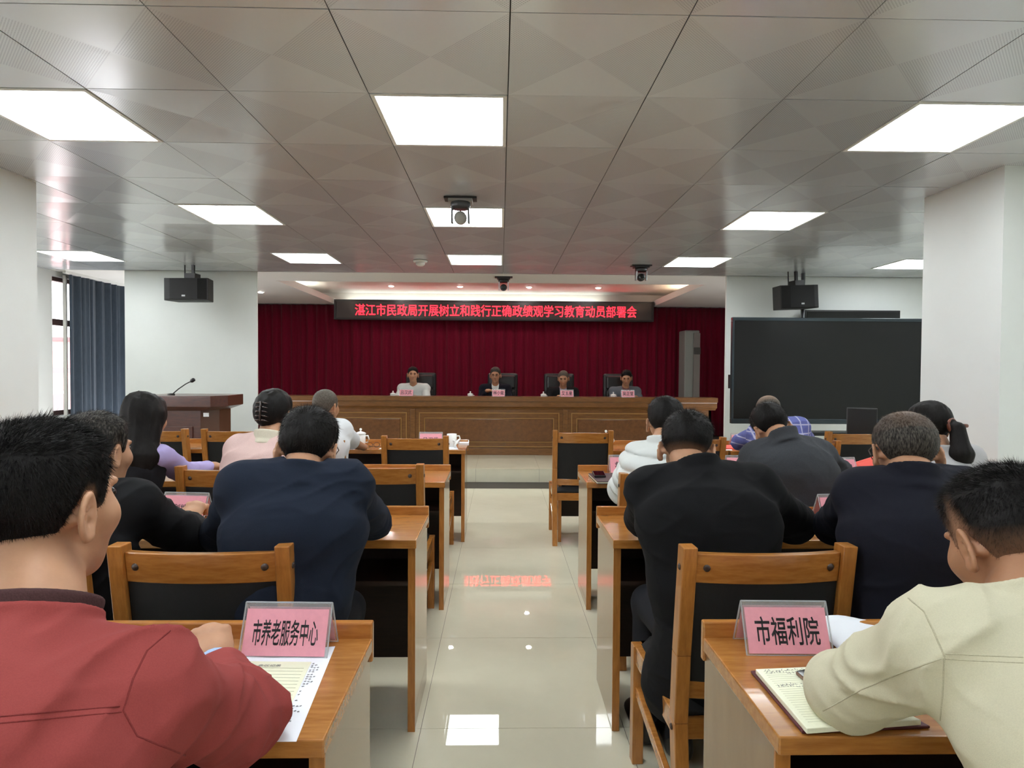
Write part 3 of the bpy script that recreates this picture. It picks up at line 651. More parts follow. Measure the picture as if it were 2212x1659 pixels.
ca, sa = math.cos(-1.0), math.sin(-1.0); m.v = [(x * ca * 1 + z * sa, y, -x * sa + z * ca) for x, y, z in m.v]; mz = min(v[2] for v in m.v); m.v = [(q[0] + .055 + x, 5.02 + y, DZ + z - mz) for x, y, z in m.v]
m.build('lid', CHINA, t, smooth=True)
q = P(1309, 935, 5.1); mug('tea_mug', (q[0], 5.10, DZ), .040, .098, 'white lidded mug whose knob shows over the pushed in aisle chair')
for u, k in ((849, 'first'), (1016, 'second'), (1174, 'third'), (1325, 'fourth')):
    q = P(u, 852, 9.0); mug('tea_cup', (q[0], 9.0, .955), .042, .092, 'white lidded tea cup on the rostrum, %s from the lectern' % k, saucer=True, ha=.5)

# ------------------------------------------------------------------ papers, books, phones
def sheet_px(name, pts, z, m, lab, cat, curl=0.0, th=.0006, group=None, kid=None):
    """paper lying at height z, given by the photo positions of its corners"""
    c = [PZ(u, v, z) for u, v in pts]; cen = sum(c) / 4; t = thing(name, cen, lab, cat, group)
    fn = lambda a, b: tuple((c[0] * (1 - a) + c[1] * a) * (1 - b) + (c[3] * (1 - a) + c[2] * a) * b + np.array([0, 0, curl * math.sin(math.pi * a) * (1 - b) + .0008]))
    MB().grid(fn, 8, 8).build('sheet', m, t, solid=th); return t, fn
t, fn = sheet_px('paper_sheet', [(508, 1417), (724, 1397), (640, 1603), (560, 1603)], DZ, PAPER, 'white paper sheet with a cream form copied on it, by the red sleeve', 'paper')
a, b, c, d = (PZ(u, v, DZ + .0018) for u, v in ((513, 1428), (673, 1430), (597, 1588), (565, 1588)))
MB().add([a, d, c, b], [(0, 1, 2, 3)]).build('form_print', CREAMPAPER, t, solid=.0002)
text_mesh('heading_print', '会议记录', GREYINK, t, PZ(556, 1440, DZ + .0022), (b - a) / np.linalg.norm(b - a), (0.0, 1, 0), .050, .010)
m = MB(); r = random.Random(2)
for k in range(17):
    f = .11 + k * .05; l = a + (d - a) * f; rr = b + (c - b) * f; l = l + (rr - l) * .05; rr = l + (rr - l) * .93
    m.bar(l + (0, 0, .0006), rr + (0, 0, .0006), .0006, .0003, up=(0, 0, 1))
m.build('rule_lines', mat('pale_rule', (186, 188, 160), .8), t)
m = MB()
for k in range(26):
    f = .02 + k * .037
    if r.random() < .2: continue
    o = b + (c - b) * f + (.004, 0, .0004)
    for q in range(r.randint(1, 3)):
        s = o + (q * .007, r.uniform(-.002, .002), 0); m.bar(s, s + (r.uniform(.003, .005), r.uniform(-.002, .002), 0), .0016, .0003, up=(0, 0, 1)); m.bar(s + (.001, -.002, 0), s + (.003, .002, 0), .001, .0003, up=(0, 0, 1))
m.build('margin_marks', GREYINK, t); tag(t.children[-1], kind='stuff')
# notebook on the television side
t = thing('open_notebook', PZ(1730, 1500, DZ), 'open maroon notebook with cream handwritten pages under the cream sleeve', 'notebook')
MAR = mat('maroon_leatherette', (86, 34, 40), .5, bump=.3, bscale=400)
cv = [PZ(u, v, DZ + .004) for u, v in ((1621, 1450), (1760, 1440), (2010, 1570), (1733, 1582))]
def slab(c, z0, z1): return [(p[0], p[1], z0) for p in (c[3], c[2], c[1], c[0])] + [(p[0], p[1], z1) for p in (c[3], c[2], c[1], c[0])]
MB().hexa(slab(cv, DZ + .0005, DZ + .006)).build('cover', MAR, t, bevel=.002)
pg = [PZ(u, v, DZ + .016) for u, v in ((1632, 1445), (1752, 1440), (1990, 1555), (1743, 1574))]
MB().hexa(slab(pg, DZ + .006, DZ + .016)).build('pages', mat('cream_pages', (238, 238, 212), .8, noise=.02, nscale=200), t, bevel=.0012)
m = MB(); ml = MB(); r = random.Random(8); ex = (pg[1] - pg[0]); ex /= np.linalg.norm(ex); ed = (pg[3] - pg[0]); edl = np.linalg.norm(ed); ed /= edl
for k in range(24):
    o = pg[0] + ed * (edl * (.06 + k * .037)) + ex * .012 + (0, 0, .0004); ml.bar(o, o + ex * .12, .0005, .0003, up=(0, 0, 1))
    if k in (0, 1, 7, 8):
        for q in range(15):
            s = o + ex * (.004 + q * .0062 + r.uniform(-.001, .001)) + ed * -.002
            for _ in range(3):
                e = s + ex * r.uniform(-.003, .003) + ed * r.uniform(-.0035, .0035); m.bar(s, e + ex * .0005, .0007, .0003, up=(0, 0, 1)); s = e
m.build('handwriting', mat('pen_ink', (110, 110, 112), .8), t); tag(t.children[-1], kind='stuff'); ml.build('rule_lines', mat('pale_rule2', (224, 224, 200), .8), t)
t = thing('smartphone', PZ(1760, 1460, DZ + .016), 'black smartphone lying on the open notebook', 'phone')
ph = [PZ(u, v, DZ + .025) for u, v in ((1718, 1449), (1775, 1438), (1830, 1478), (1776, 1497))]
MB().hexa(slab(ph, DZ + .0165, DZ + .0250)).build('body', mat('phone_rim', (150, 120, 104), .3, metal=.6), t, bevel=.003)
pc = sum(ph) / 4; MB().hexa(slab([pc + (p - pc) * .95 for p in ph], DZ + .0250, DZ + .0256)).build('screen', mat('phone_screen', (14, 14, 17), .06), t)
t = thing('pen', PZ(1756, 1434, DZ), 'black pen lying by the name plate foot near the cream sleeve', 'pen')
MB().tube([PZ(1750, 1438, DZ + .006), PZ(1757, 1431, DZ + .006), PZ(1800, 1424, DZ + .006)], [.004, .005, .005], 10).build('barrel', BLACKP, t, smooth=True); MB().tube([PZ(1748, 1440, DZ + .006), PZ(1750, 1438, DZ + .006)], [.0015, .004], 10).build('tip', SILVER, t)
t = thing('paper_sheet', P(1890, 1400, 1.40), 'white paper sheet curling up behind the four character plate', 'paper')
c0 = [np.array(q) for q in ((.775, 1.452, DZ + .042), (.98, 1.458, DZ + .042), (1.0, 1.33, DZ), (.790, 1.33, DZ))]
MB().grid(lambda a, b: tuple((c0[0] * (1 - a) + c0[1] * a) * (1 - b) + (c0[3] * (1 - a) + c0[2] * a) * b + np.array([0, 0, .0012 - .016 * math.sin(math.pi * b)* (1 - b) + .008 * (1 - b) * math.sin(6 * a)])), 10, 10).build('sheet', PAPER, t, solid=.0006, smooth=True)
def flat_item(name, pts, z0, z1, m, lab, cat, part='cover', bevel=.001):
    c = [PZ(u, v, z1) for u, v in pts]; t = thing(name, (*(sum(c) / 4)[:2], z0), lab, cat); MB().hexa(slab(c, z0, z1)).build(part, m, t, bevel=bevel); return t, c
t, c = flat_item('notebook', [(1271, 1022), (1330, 1022), (1352, 1040), (1290, 1040)], DZ + .011, DZ + .015, mat('dark_brown_leatherette', (62, 46, 50), .5), 'dark brown notebook on the third row aisle desk', 'notebook'); MB().hexa(slab([p + (.002, .003, 0) for p in c], DZ + .003, DZ + .011)).build('pages', CREAMPAPER, t); MB().hexa(slab(c, DZ, DZ + .003)).build('back_cover', MATS['dark_brown_leatherette'], t)
t, c = flat_item('smartphone', [(1279, 1017), (1304, 1017), (1309, 1027), (1284, 1027)], DZ + .0155, DZ + .028, BLACKP, 'black smartphone in a thick case on the dark brown notebook', 'phone', 'body', .002); MB().hexa(slab([sum(c) / 4 + (p - sum(c) / 4) * .9 for p in c], DZ + .028, DZ + .0285)).build('screen', MATS['phone_screen'], t)
REDP = mat('coral_red_card', (238, 96, 84), .6)
t = thing('red_folder', P(1875, 1020, 3.7) * (1, 1, 0) + (0, 0, DZ), 'coral red folder propped open on the third row desk beside a plate', 'folder')
fa, fb, fc_, fd = P(1838, 1023, 3.72), P(1905, 1023, 3.66), P(1892, 985, 3.80), P(1847, 999, 3.78); fa[2] = fb[2] = DZ + .002
MB().hexa([fa, fb, fb + (0, .004, 0), fa + (0, .004, 0), fd, fc_, fc_ + (0, .004, 0), fd + (0, .004, 0)]).build('cover', REDP, t); ge = fd * (1, 1, 0) + (0, .10, DZ + .002); gf = fc_ * (1, 1, 0) + (0, .06, DZ + .002)
MB().hexa([ge, gf, gf + (0, .004, 0), ge + (0, .004, 0), fd + (0, .004, 0), fc_ + (0, .004, 0), fc_ + (0, .008, 0), fd + (0, .008, 0)]).build('back_cover', REDP, t)
flat_item('red_booklet', [(1566, 961), (1592, 961), (1596, 968), (1568, 968)], DZ, DZ + .012, REDP, 'red booklet on the front desk by the plaid sleeve', 'booklet')
sheet_px('paper_sheet', [(1562, 969), (1580, 969), (1582, 973), (1562, 973)], DZ, PAPER, 'white paper sheet under the red booklet', 'paper')
flat_item('white_notepad', [(992, 950), (1013, 950), (1013, 957), (990, 957)], DZ, DZ + .02, PAPER, 'thick white notepad at the aisle end of the front desk', 'notepad', 'pages')
sheet_px('paper_sheet', [(838, 960), (905, 960), (890, 970), (818, 970)], DZ, PAPER, 'white paper sheet under the pink card of the front desk', 'paper')
sheet_px('paper_sheet', [(972, 962), (985, 962), (990, 971), (968, 971)], DZ, PAPER, 'white paper sheet beside the open mug', 'paper')
sheet_px('paper_sheet', [(735, 962), (770, 962), (768, 971), (728, 971)], DZ, PAPER, 'white paper sheet under the arm of the white shirted man', 'paper')
sheet_px('paper_sheet', [(806, 1113), (826, 1113), (828, 1119), (800, 1119)], DZ, PAPER, 'white paper corner beyond the navy sleeve on the second row desk', 'paper')
sheet_px('paper_sheet', [(1766, 1130), (1800, 1128), (1812, 1136), (1770, 1136)], DZ, PAPER, 'white paper corner under the plate starting with 慈', 'paper')
t = thing('reading_glasses', P(805, 957, 5.0) * (1, 1, 0) + (0, 0, DZ), 'folded thin framed glasses on the front desk by the tall mug', 'glasses'); g = MB(); o = np.array([P(800, 957, 5.05)[0], 5.02, DZ + .022])
for k in (0, 1): g.tube([o + (k * .06 + .025 * math.cos(a), 0, .019 * math.sin(a)) for a in np.linspace(0, 6.283, 15)], .0022, 6)
g.tube([o + (.025, 0, .005), o + (.035, 0, .005)], .0022, 6); g.build('rims', mat('thin_dark_frame', (60, 46, 40), .3, metal=.5), t); MB().tube([o + (-.026, 0, .004), o + (.0, .05, -.018), o + (.1, .06, -.02)], .002, 6).tube([o + (.086, 0, .004), o + (.06, .045, -.018), o + (-.02, .06, -.02)], .002, 6).build('temples', MATS['thin_dark_frame'], t)
# small monitor before the television
x = P(1866, 900, 5.12)[0]; t = thing('small_monitor', (x, 5.12, DZ), 'small black monitor standing on the front desk before the television', 'monitor', rz=-.5); ORG[t.name] = np.zeros(3)
MB().box(-.13, .10, -.012, .012, .04, .345).build('housing', DARKGREY, t, bevel=.006); MB().box(-.122, .092, -.014, -.011, .05, .335).build('screen', mat('monitor_screen', (30, 32, 34), .3), t); MB().box(-.05, .03, -.06, .06, 0, .012).box(-.02, .0, .0, .02, .01, .1).build('stand', BLACKP, t)

# ------------------------------------------------------------------ leather chairs on the stage
LEATH = mat('black_leather', (30, 31, 32), .35, noise=.15, nscale=60, bump=.15, bscale=90, spec=.5)
def exec_parts(t):
    def rbox(name, x0, x1, y0, y1, z0, z1, bv): return MB().box(x0, x1, y0, y1, z0, z1).build(name, LEATH, t, bevel=bv)
    o = rbox('backrest', -.25, .25, .20, .30, .50, 1.19, .04); o.modifiers['bevel'].segments = 4
    o = rbox('back_cushion', -.21, .21, .14, .21, .52, .92, .03); o = rbox('headrest_cushion', -.21, .21, .15, .21, .93, 1.15, .03)
    rbox('seat', -.25, .25, -.28, .24, .40, .50, .035)
    for s in (-1, 1): MB().box(s * .29 - .025, s * .29 + .025, -.2, .2, .62, .66).box(s * .29 - .02, s * .29 + .02, -.02, .04, .42, .63).build('armrest', BLACKP, t, bevel=.01)
    MB().lathe([(.03, .10), (.03, .40)], (0, 0, 0), 12).build('column', SILVER, t); m = MB()
    for k in range(5): a = k * 1.2566; m.bar((0, 0, .09), (.28 * math.cos(a), .28 * math.sin(a), .065), .05, .03, up=(0, 0, 1))
    m.build('star_base', BLACKP, t)
    for k in range(5): a = k * 1.2566; MB().sphere((.28 * math.cos(a), .28 * math.sin(a), .03), .03, 10, 6).build('caster', BLACKP, t, smooth=True)
ep = None
for u, lab in ((909, 'behind the white shirted speaker'), (1086, 'behind the suited speaker with glasses'), (1208, 'behind the speaker in the black jacket'), (1336, 'behind the speaker in the grey jacket')):
    q = P(u, 830, 9.95); lab = 'high backed black leather chair ' + lab
    if ep is None: ep = thing('leather_chair', (q[0], 9.75, STZ), lab, 'chair', 'leather chairs on the stage'); ORG[ep.name] = np.zeros(3); exec_parts(ep)
    else: c = copy_tree(ep); c.location = (q[0], 9.75, STZ); c['label'] = lab
# ------------------------------------------------------------------ people: smooth blended volumes meshed by surface nets
f32 = np.float32
_rs = np.random.RandomState(7); _LAT = _rs.rand(32, 32, 32).astype(f32)
def vnoise(p):
    i = np.floor(p).astype(np.int32); f = (p - i).astype(f32); f = f * f * (3 - 2 * f); i &= 31; j = (i + 1) & 31
    x0, y0, z0 = i.T; x1, y1, z1 = j.T; fx, fy, fz = f.T
    a = _LAT[x0, y0, z0] * (1 - fx) + _LAT[x1, y0, z0] * fx; b = _LAT[x0, y1, z0] * (1 - fx) + _LAT[x1, y1, z0] * fx
    c = _LAT[x0, y0, z1] * (1 - fx) + _LAT[x1, y0, z1] * fx; d = _LAT[x0, y1, z1] * (1 - fx) + _LAT[x1, y1, z1] * fx
    a = a * (1 - fy) + b * fy; c = c * (1 - fy) + d * fy
    return a * (1 - fz) + c * fz
def smin(a, b, k):
    h = np.clip(.5 + .5 * (b - a) / k, 0, 1); return b + (a - b) * h - k * h * (1 - h)
def smax(a, b, k): return -smin(-a, -b, k)
def A(*x): return np.array(x, f32)
def sph(p, c, r): return np.linalg.norm(p - A(*c), axis=1) - r
def cone(p, a, b, ra, rb):
    a = np.asarray(a, f32); ba = np.asarray(b, f32) - a; pa = p - a; h = np.clip(pa @ ba / max(1e-9, float(ba @ ba)), 0, 1)
    return np.linalg.norm(pa - h[:, None] * ba, axis=1) - (ra + (rb - ra) * h)
def ell(p, c, r, R=None):
    q = p - np.asarray(c, f32)
    if R is not None: q = q @ np.asarray(R, f32).T
    r = np.asarray(r, f32); k0 = np.linalg.norm(q / r, axis=1); k1 = np.linalg.norm(q / (r * r), axis=1)
    return k0 * (k0 - 1) / np.maximum(k1, 1e-6)
def econe(p, a, b, ra, rb, X, Fv):
    """cone of elliptic section: ra, rb = (across X, along Fv) at both ends"""
    a = np.asarray(a, f32); ba = np.asarray(b, f32) - a; pa = p - a; h = np.clip(pa @ ba / float(ba @ ba), 0, 1); q = pa - h[:, None] * ba
    w = ra[0] + (rb[0] - ra[0]) * h; d = ra[1] + (rb[1] - ra[1]) * h; x = q @ np.asarray(X, f32); y = q @ np.asarray(Fv, f32)
    z2 = np.maximum((q * q).sum(1) - x * x - y * y, 0); m = np.minimum(w, d)
    k0 = np.sqrt((x / w) ** 2 + (y / d) ** 2 + z2 / (m * m)); k1 = np.sqrt((x / w ** 2) ** 2 + (y / d ** 2) ** 2 + z2 / m ** 4)
    return k0 * (k0 - 1) / np.maximum(k1, 1e-6)
def nets(f, lo, hi, h):
    lo = np.asarray(lo, float); hi = np.asarray(hi, float); B = 8; bs = B * h; nb = np.ceil((hi - lo) / bs).astype(int) + 1
    g = np.stack(np.meshgrid(*[np.arange(k) for k in nb], indexing='ij'), -1).reshape(-1, 3)
    v = f((lo + (g + .5) * bs).astype(f32)); g = g[np.abs(v) < bs * .9 + .012]
    off = np.stack(np.meshgrid(*[np.arange(9)] * 3, indexing='ij'), -1).reshape(-1, 3); M = len(g); V = np.empty((M, 729), f32)
    CH = 400
    for s in range(0, M, CH):
        q = (lo + ((g[s:s + CH, None, :] * B + off[None]) * h)).reshape(-1, 3).astype(f32); V[s:s + CH] = f(q).reshape(-1, 729)
    V = V.reshape(M, 9, 9, 9); S = V < 0
    cs = [(a, b, c) for a in (0, 1) for b in (0, 1) for c in (0, 1)]
    sl = lambda T, o: T[:, o[0]:8 + o[0], o[1]:8 + o[1], o[2]:8 + o[2]]
    cnt = sum(sl(S, o).astype(np.int8) for o in cs); act = (cnt > 0) & (cnt < 8); idx = np.argwhere(act)
    cv = np.stack([sl(V, o)[act] for o in cs], 1); acc = np.zeros((len(idx), 3), f32); n = np.zeros(len(idx), f32)
    for i, a in enumerate(cs):
        for j, b in enumerate(cs):
            if j > i and sum(abs(x - y) for x, y in zip(a, b)) == 1:
                va, vb = cv[:, i], cv[:, j]; m = (va < 0) != (vb < 0); t = np.where(m, va / np.where(m, va - vb, 1), 0)
                acc += np.where(m[:, None], np.array(a, f32) + t[:, None] * (np.array(b, f32) - np.array(a, f32)), 0); n += m
    gc = g[idx[:, 0]] * B + idx[:, 1:]; P_ = lo + (gc + acc / n[:, None]) * h
    N = nb * B + 2; key = (gc[:, 0].astype(np.int64) * N[1] + gc[:, 1]) * N[2] + gc[:, 2]; o = np.argsort(key); sk = key[o]
    def look(c):
        k = (c[:, 0].astype(np.int64) * N[1] + c[:, 1]) * N[2] + c[:, 2]; i = np.clip(np.searchsorted(sk, k), 0, len(sk) - 1); return np.where(sk[i] == k, o[i], -1)
    Q = []
    for ax in range(3):
        d = [0, 0, 0]; d[ax] = 1; s0 = sl(S, (0, 0, 0)); s1 = sl(S, d); e = np.argwhere(s0 != s1); ins = s0[s0 != s1]; c = g[e[:, 0]] * B + e[:, 1:]
        b = np.zeros(3, int); b[(ax + 1) % 3] = 1; cc = np.zeros(3, int); cc[(ax + 2) % 3] = 1
        q = np.stack([look(c), look(c - b), look(c - b - cc), look(c - cc)], 1); ok = (q >= 0).all(1); q = q[ok]; ins = ins[ok]
        q[~ins] = q[~ins][:, ::-1]; Q.append(q)
    return P_, np.concatenate(Q)
def bounded(groups, k):
    """smooth union of (centre, radius, function): far from a group only its bounding ball is looked at"""
    def f(p):
        r = None
        for c, rad, fn in groups:
            d = np.linalg.norm(p - np.asarray(c, f32), axis=1) - f32(rad); m = d < .06; v = d.copy()
            if m.any(): v[m] = fn(p[m])
            r = v if r is None else smin(r, v, k)
        return r
    return f
def ball(pts, pad):
    pts = np.array(pts); c = (pts.min(0) + pts.max(0)) / 2; return c, float(np.linalg.norm(pts - c, axis=1).max() + pad)
def unit(v): v = np.asarray(v, float); return v / (np.linalg.norm(v) + 1e-12)

def headframe(yaw, pitch, roll):
    return np.array((Matrix.Rotation(-math.radians(yaw), 3, 'Z') @ Matrix.Rotation(-math.radians(pitch), 3, 'X') @ Matrix.Rotation(math.radians(roll), 3, 'Y')))
def skull(q, s=1.0, ears=True, wide=1.0):
    """head in its own frame: x to its right, y to the face, z up; q is divided by the size first"""
    q = q / A(s * wide, s, s)
    f = ell(q, (0, -.012, .022), (.075, .095, .084)); f = smin(f, ell(q, (0, .026, -.035), (.062, .068, .085)), .03)
    f = smin(f, ell(q, (0, .045, -.085), (.042, .04, .036)), .03); f = smin(f, sph(q, (0, .074, -.103), .018), .025)
    for x in (-1, 1):
        f = smin(f, sph(q, (x * .045, .055, -.028), .024), .03); f = smin(f, cone(q, (x * .012, .092, .026), (x * .045, .078, .026), .008, .007), .012)
        f = smax(f, -sph(q, (x * .031, .106, .008), .016), .012)
    f = smin(f, cone(q, (0, .094, .008), (0, .112, -.030), .008, .013), .012)
    for x in (-1, 1): f = smin(f, sph(q, (x * .014, .100, -.034), .009), .008)
    f = smin(f, ell(q, (0, .094, -.058), (.024, .011, .007)), .006); f = smin(f, ell(q, (0, .092, -.070), (.020, .010, .007)), .006)
    f = smax(f, -ell(q, (0, .106, -.064), (.026, .006, .0018)), .003)
    if ears:
        for x in (-1, 1):
            e = q - A(x * .075, -.008, -.020); ang = .31; n_ = A(x * math.cos(ang), math.sin(ang), 0); t_ = A(x * math.sin(ang), -math.cos(ang), 0)
            n = e @ n_; t = e @ t_; z = e[:, 2] + t * .25; t = t - .010
            k = np.sqrt((t / .017) ** 2 + (z / .031) ** 2); ring = np.sqrt(((k - 1) * .019) ** 2 + (n - .010) ** 2) - .0042
            plate = np.maximum((k - 1) * .017, np.abs(n - .001 - .008 * k) - .0032); lobe = sph(np.stack([n, t, z], 1), (.007, -.006, -.029), .0085)
            anti = np.sqrt((np.sqrt(((t + .003) / .010) ** 2 + ((z + .002) / .018) ** 2) - 1) ** 2 * 1.2e-4 + (n - .010) ** 2) - .0028
            g = smin(smin(smin(ring, plate, .004), lobe, .006), anti, .003); g = smin(g, cone(np.stack([n, t, z], 1), (-.012, -.006, 0), (.004, -.006, 0), .014, .008), .006)
            g = smin(g, sph(np.stack([n, t, z], 1), (.008, -.016, -.006), .0055), .004)
            f = smin(f, g, .007)
    return f * s
HAIRC = {}
def hairmat(name, rgb, grey=0.0, scalp=(176, 132, 104), rough=.5):
    if name in MATS: return MATS[name]
    m = mat(name, rgb, rough, spec=.14, noise=.3, nscale=160, bump=.35, bscale=420, stretch=(1, 1, .35)); nt = m.node_tree; b = nt.nodes['Principled BSDF']; L = nt.links.new
    at = nt.nodes.new('ShaderNodeAttribute'); at.attribute_name = 'thin'; mx = nt.nodes.new('ShaderNodeMix'); mx.data_type = 'RGBA'
    src = b.inputs['Base Color'].links[0].from_socket
    if grey:
        n = nt.nodes.new('ShaderNodeTexNoise'); n.inputs['Scale'].default_value = 200; n.inputs['Detail'].default_value = 2; t = nt.nodes.new('ShaderNodeTexCoord'); mp2 = nt.nodes.new('ShaderNodeMapping'); mp2.inputs['Scale'].default_value = (1.6, .8, .35); L(t.outputs['Object'], mp2.inputs[0]); L(mp2.outputs[0], n.inputs[0])
        r = nt.nodes.new('ShaderNodeValToRGB'); r.color_ramp.elements[0].position = .52 - grey * .3; r.color_ramp.elements[1].position = 1.0 - grey * .25; L(n.outputs[0], r.inputs[0])
        g = nt.nodes.new('ShaderNodeMix'); g.data_type = 'RGBA'; L(r.outputs[0], g.inputs['Factor']); L(src, g.inputs['A']); g.inputs['B'].default_value = (*lin((112, 106, 98)), 1); src = g.outputs['Result']
    L(at.outputs['Fac'], mx.inputs['Factor']); L(src, mx.inputs['A']); mx.inputs['B'].default_value = (*lin(scalp), 1); L(mx.outputs['Result'], b.inputs['Base Color'])
    return m

def limb_len(a, b): return np.linalg.norm(np.asarray(a) - np.asarray(b))
PEOPLE = 0
def person(label, head, yaw, pitch, roll, neck, shl, shr, ell_, elr, wrl, wrr, pel, seat=.46, heading=0.0, cloth_m=None, trous=None, skin=None, hair=None,
           hs=1.0, res=.006, cres=.006, fit=1.0, arm=1.0, style='jacket', hair_style='short', htop=.015, hside=.007, nape=-.082, fade=0.0, bald=0.0, strands=0, collar='suit',
           collar_m=None, wr=.005, hands=True, curl=(.5, .7), hdl=None, hdr=None, glasses=None, inner=None, skirt=0.0, legs=True, hollow=False, recede=0.0, quilt=False, short_sleeve=False, efold=.7, feet=None, wide=1.0, sl=None):
    head, neck, shl, shr, ell_, elr, wrl, wrr = [np.array(x, float) for x in (head, neck, shl, shr, ell_, elr, wrl, wrr)]
    fx = np.array([math.sin(heading), math.cos(heading), 0.]); rx = np.array([math.cos(heading), -math.sin(heading), 0.])
    pel = np.array([pel[0], pel[1], seat + .10 if len(pel) < 3 else pel[2]])
    t = thing('person', (pel[0], pel[1], seat - .46), label, 'person')
    X = unit(shr - shl); U = unit(neck - pel); Fv = unit(np.cross(U, X)); X = unit(np.cross(Fv, U)) if False else X
    skin = skin or SKIN; R = headframe(yaw, pitch, roll); Ri = R.T.astype(f32)
    def loc(p): return (p - head.astype(f32)) @ R.astype(f32)
    # spine with a slouch
    c1 = pel + (neck - pel) * .33 - Fv * .035; c2 = pel + (neck - pel) * .70 - Fv * .03
    def torso(p, g, add, shl=shl, shr=shr):
        a = econe(p, pel, c1, (.165 * g + add, .120 * g + add), (.158 * g + add, .115 * g + add), X, Fv)
        a = smin(a, econe(p, c1, c2, (.158 * g + add, .115 * g + add), (.178 * g + add, .118 * g + add), X, Fv), .06)
        sc = (shl + shr) / 2; a = smin(a, econe(p, c2, sc - U * .02, (.178 * g + add, .118 * g + add), (.125 * g + add, .085 * g + add), X, Fv), .06)
        a = smin(a, cone(p, shl, shr, .058 * g + add, .058 * g + add), .05)
        for s in (shl, shr): a = smin(a, cone(p, neck - U * .058 - Fv * .008, s, .054 * g + add, .052 * g + add), .045)
        return a
    hip = [pel - rx * .09 - (0, 0, .01), pel + rx * .09 - (0, 0, .01)]; kn = [h + fx * .40 + rx * (-.03 + .06 * i) + (0, 0, -.02) for i, h in enumerate(hip)]; an = [k + fx * .03 - (0, 0, k[2] - (seat - .46) - .075) for k in kn]
    if feet:
        for i in (0, 1):
            if feet[i] is not None: an[i] = np.array([*feet[i], seat - .46 + .075]); kn[i] = (kn[i] + np.array([an[i][0], an[i][1], kn[i][2]])) / 2; kn[i][2] = hip[i][2] - .02
    # ---- body
    G = []; s = hs
    def fhead(p): return skull(loc(p), s, True, wide)
    G.append((head, .165 * s, fhead))
    nb = head + R @ np.array([0, -.030 * s, -.055 * s])
    def fneck(p): return smin(cone(p, nb, neck - U * .01, .050 * s, .058), cone(p, head + R @ np.array([0, .01, -.07]) * s, neck + Fv * .02, .042 * s, .050), .02)
    c, r = ball([nb, neck, head], .07); G.append((c, r, fneck))
    c, r = ball([pel, neck, shl, shr], .16); G.append((c, r, lambda p: torso(p, .90, -.012)))
    for a, b, d, hd, side in ((shl, ell_, wrl, hdl, -1), (shr, elr, wrr, hdr, 1)):
        hd_ = unit(hd) if hd is not None else unit(d - b)
        def farm(p, a=a, b=b, d=d): return smin(cone(p, a, b, .044, .038), cone(p, b, d, .037, .025), .02)
        c, r = ball([a, b, d], .06); G.append((c, r, farm))
        if hands:
            nrm = np.array([0, 0, -1.]); nrm = unit(nrm - hd_ * (nrm @ hd_)); th = unit(np.cross(hd_, nrm)) * side
            def fhand(p, w=d, hd_=hd_, n=nrm, th=th):
                Rm = np.stack([th, hd_, n]); f = ell(p, w + hd_ * .047, (.042, .055, .017), Rm); f = smin(f, cone(p, w, w + hd_ * .03, .025, .026), .02)
                for i, (o, L_) in enumerate(((.028, .068), (.009, .078), (-.010, .073), (-.028, .056))):
                    b0 = w + hd_ * (.088 - .004 * abs(i - 1)) + th * o; c1_, c2_ = curl[0], curl[1]
                    f = smin(f, sph(p, b0 - n * .004 - hd_ * .004, .0125), .006); d1 = hd_ * math.cos(c1_) + n * math.sin(c1_); d2 = hd_ * math.cos(c1_ + c2_) + n * math.sin(c1_ + c2_); b1 = b0 + d1 * L_ * .52; b2 = b1 + d2 * L_ * .5
                    f = smin(f, smin(cone(p, b0 - hd_ * .02, b1, .0098, .0088), cone(p, b1, b2, .0085, .0070), .004), .007)
                t0 = w + hd_ * .025 + th * .028; t1 = t0 + unit(hd_ * .7 + th * .6 + n * .35) * .042; t2 = t1 + unit(hd_ * .95 + th * .1 + n * .35) * .032
                return smin(f, smin(cone(p, t0, t1, .014, .011), cone(p, t1, t2, .0108, .0085), .004), .010)
            G.append((d + hd_ * .075, .125, fhand))
    if legs:
        for i in (0, 1):
            c, r = ball([hip[i], kn[i], an[i]], .09)
            G.append((c, r, lambda p, i=i: smin(cone(p, hip[i], kn[i], .068, .045), cone(p, kn[i], an[i], .044, .032), .02)))
    pts = np.array([head, neck, shl, shr, ell_, elr, wrl, wrr, pel] + (kn + an if legs else []))
    V, Q = nets(bounded(G, .012), pts.min(0) - .26, pts.max(0) + .26, res); np_mesh('body', V, Q, skin, t)
    # ---- clothes
    ax_l = unit(ell_ - shl); ax_r = unit(elr - shr)
    def sleeve(p, a, b, d):
        e = b + (d - b) * (sl if sl else .86)
        f = cone(p, a, b, .066 * arm, .056 * arm); f2 = cone(p, b, e, .056 * arm, .043 * arm); return smin(f, f2, .025)
    def ssleeve(p, a, b): return cone(p, a, a + (b - a) * .72, .062 * arm, .066 * arm)
    Z3 = A(0, 0, 1)
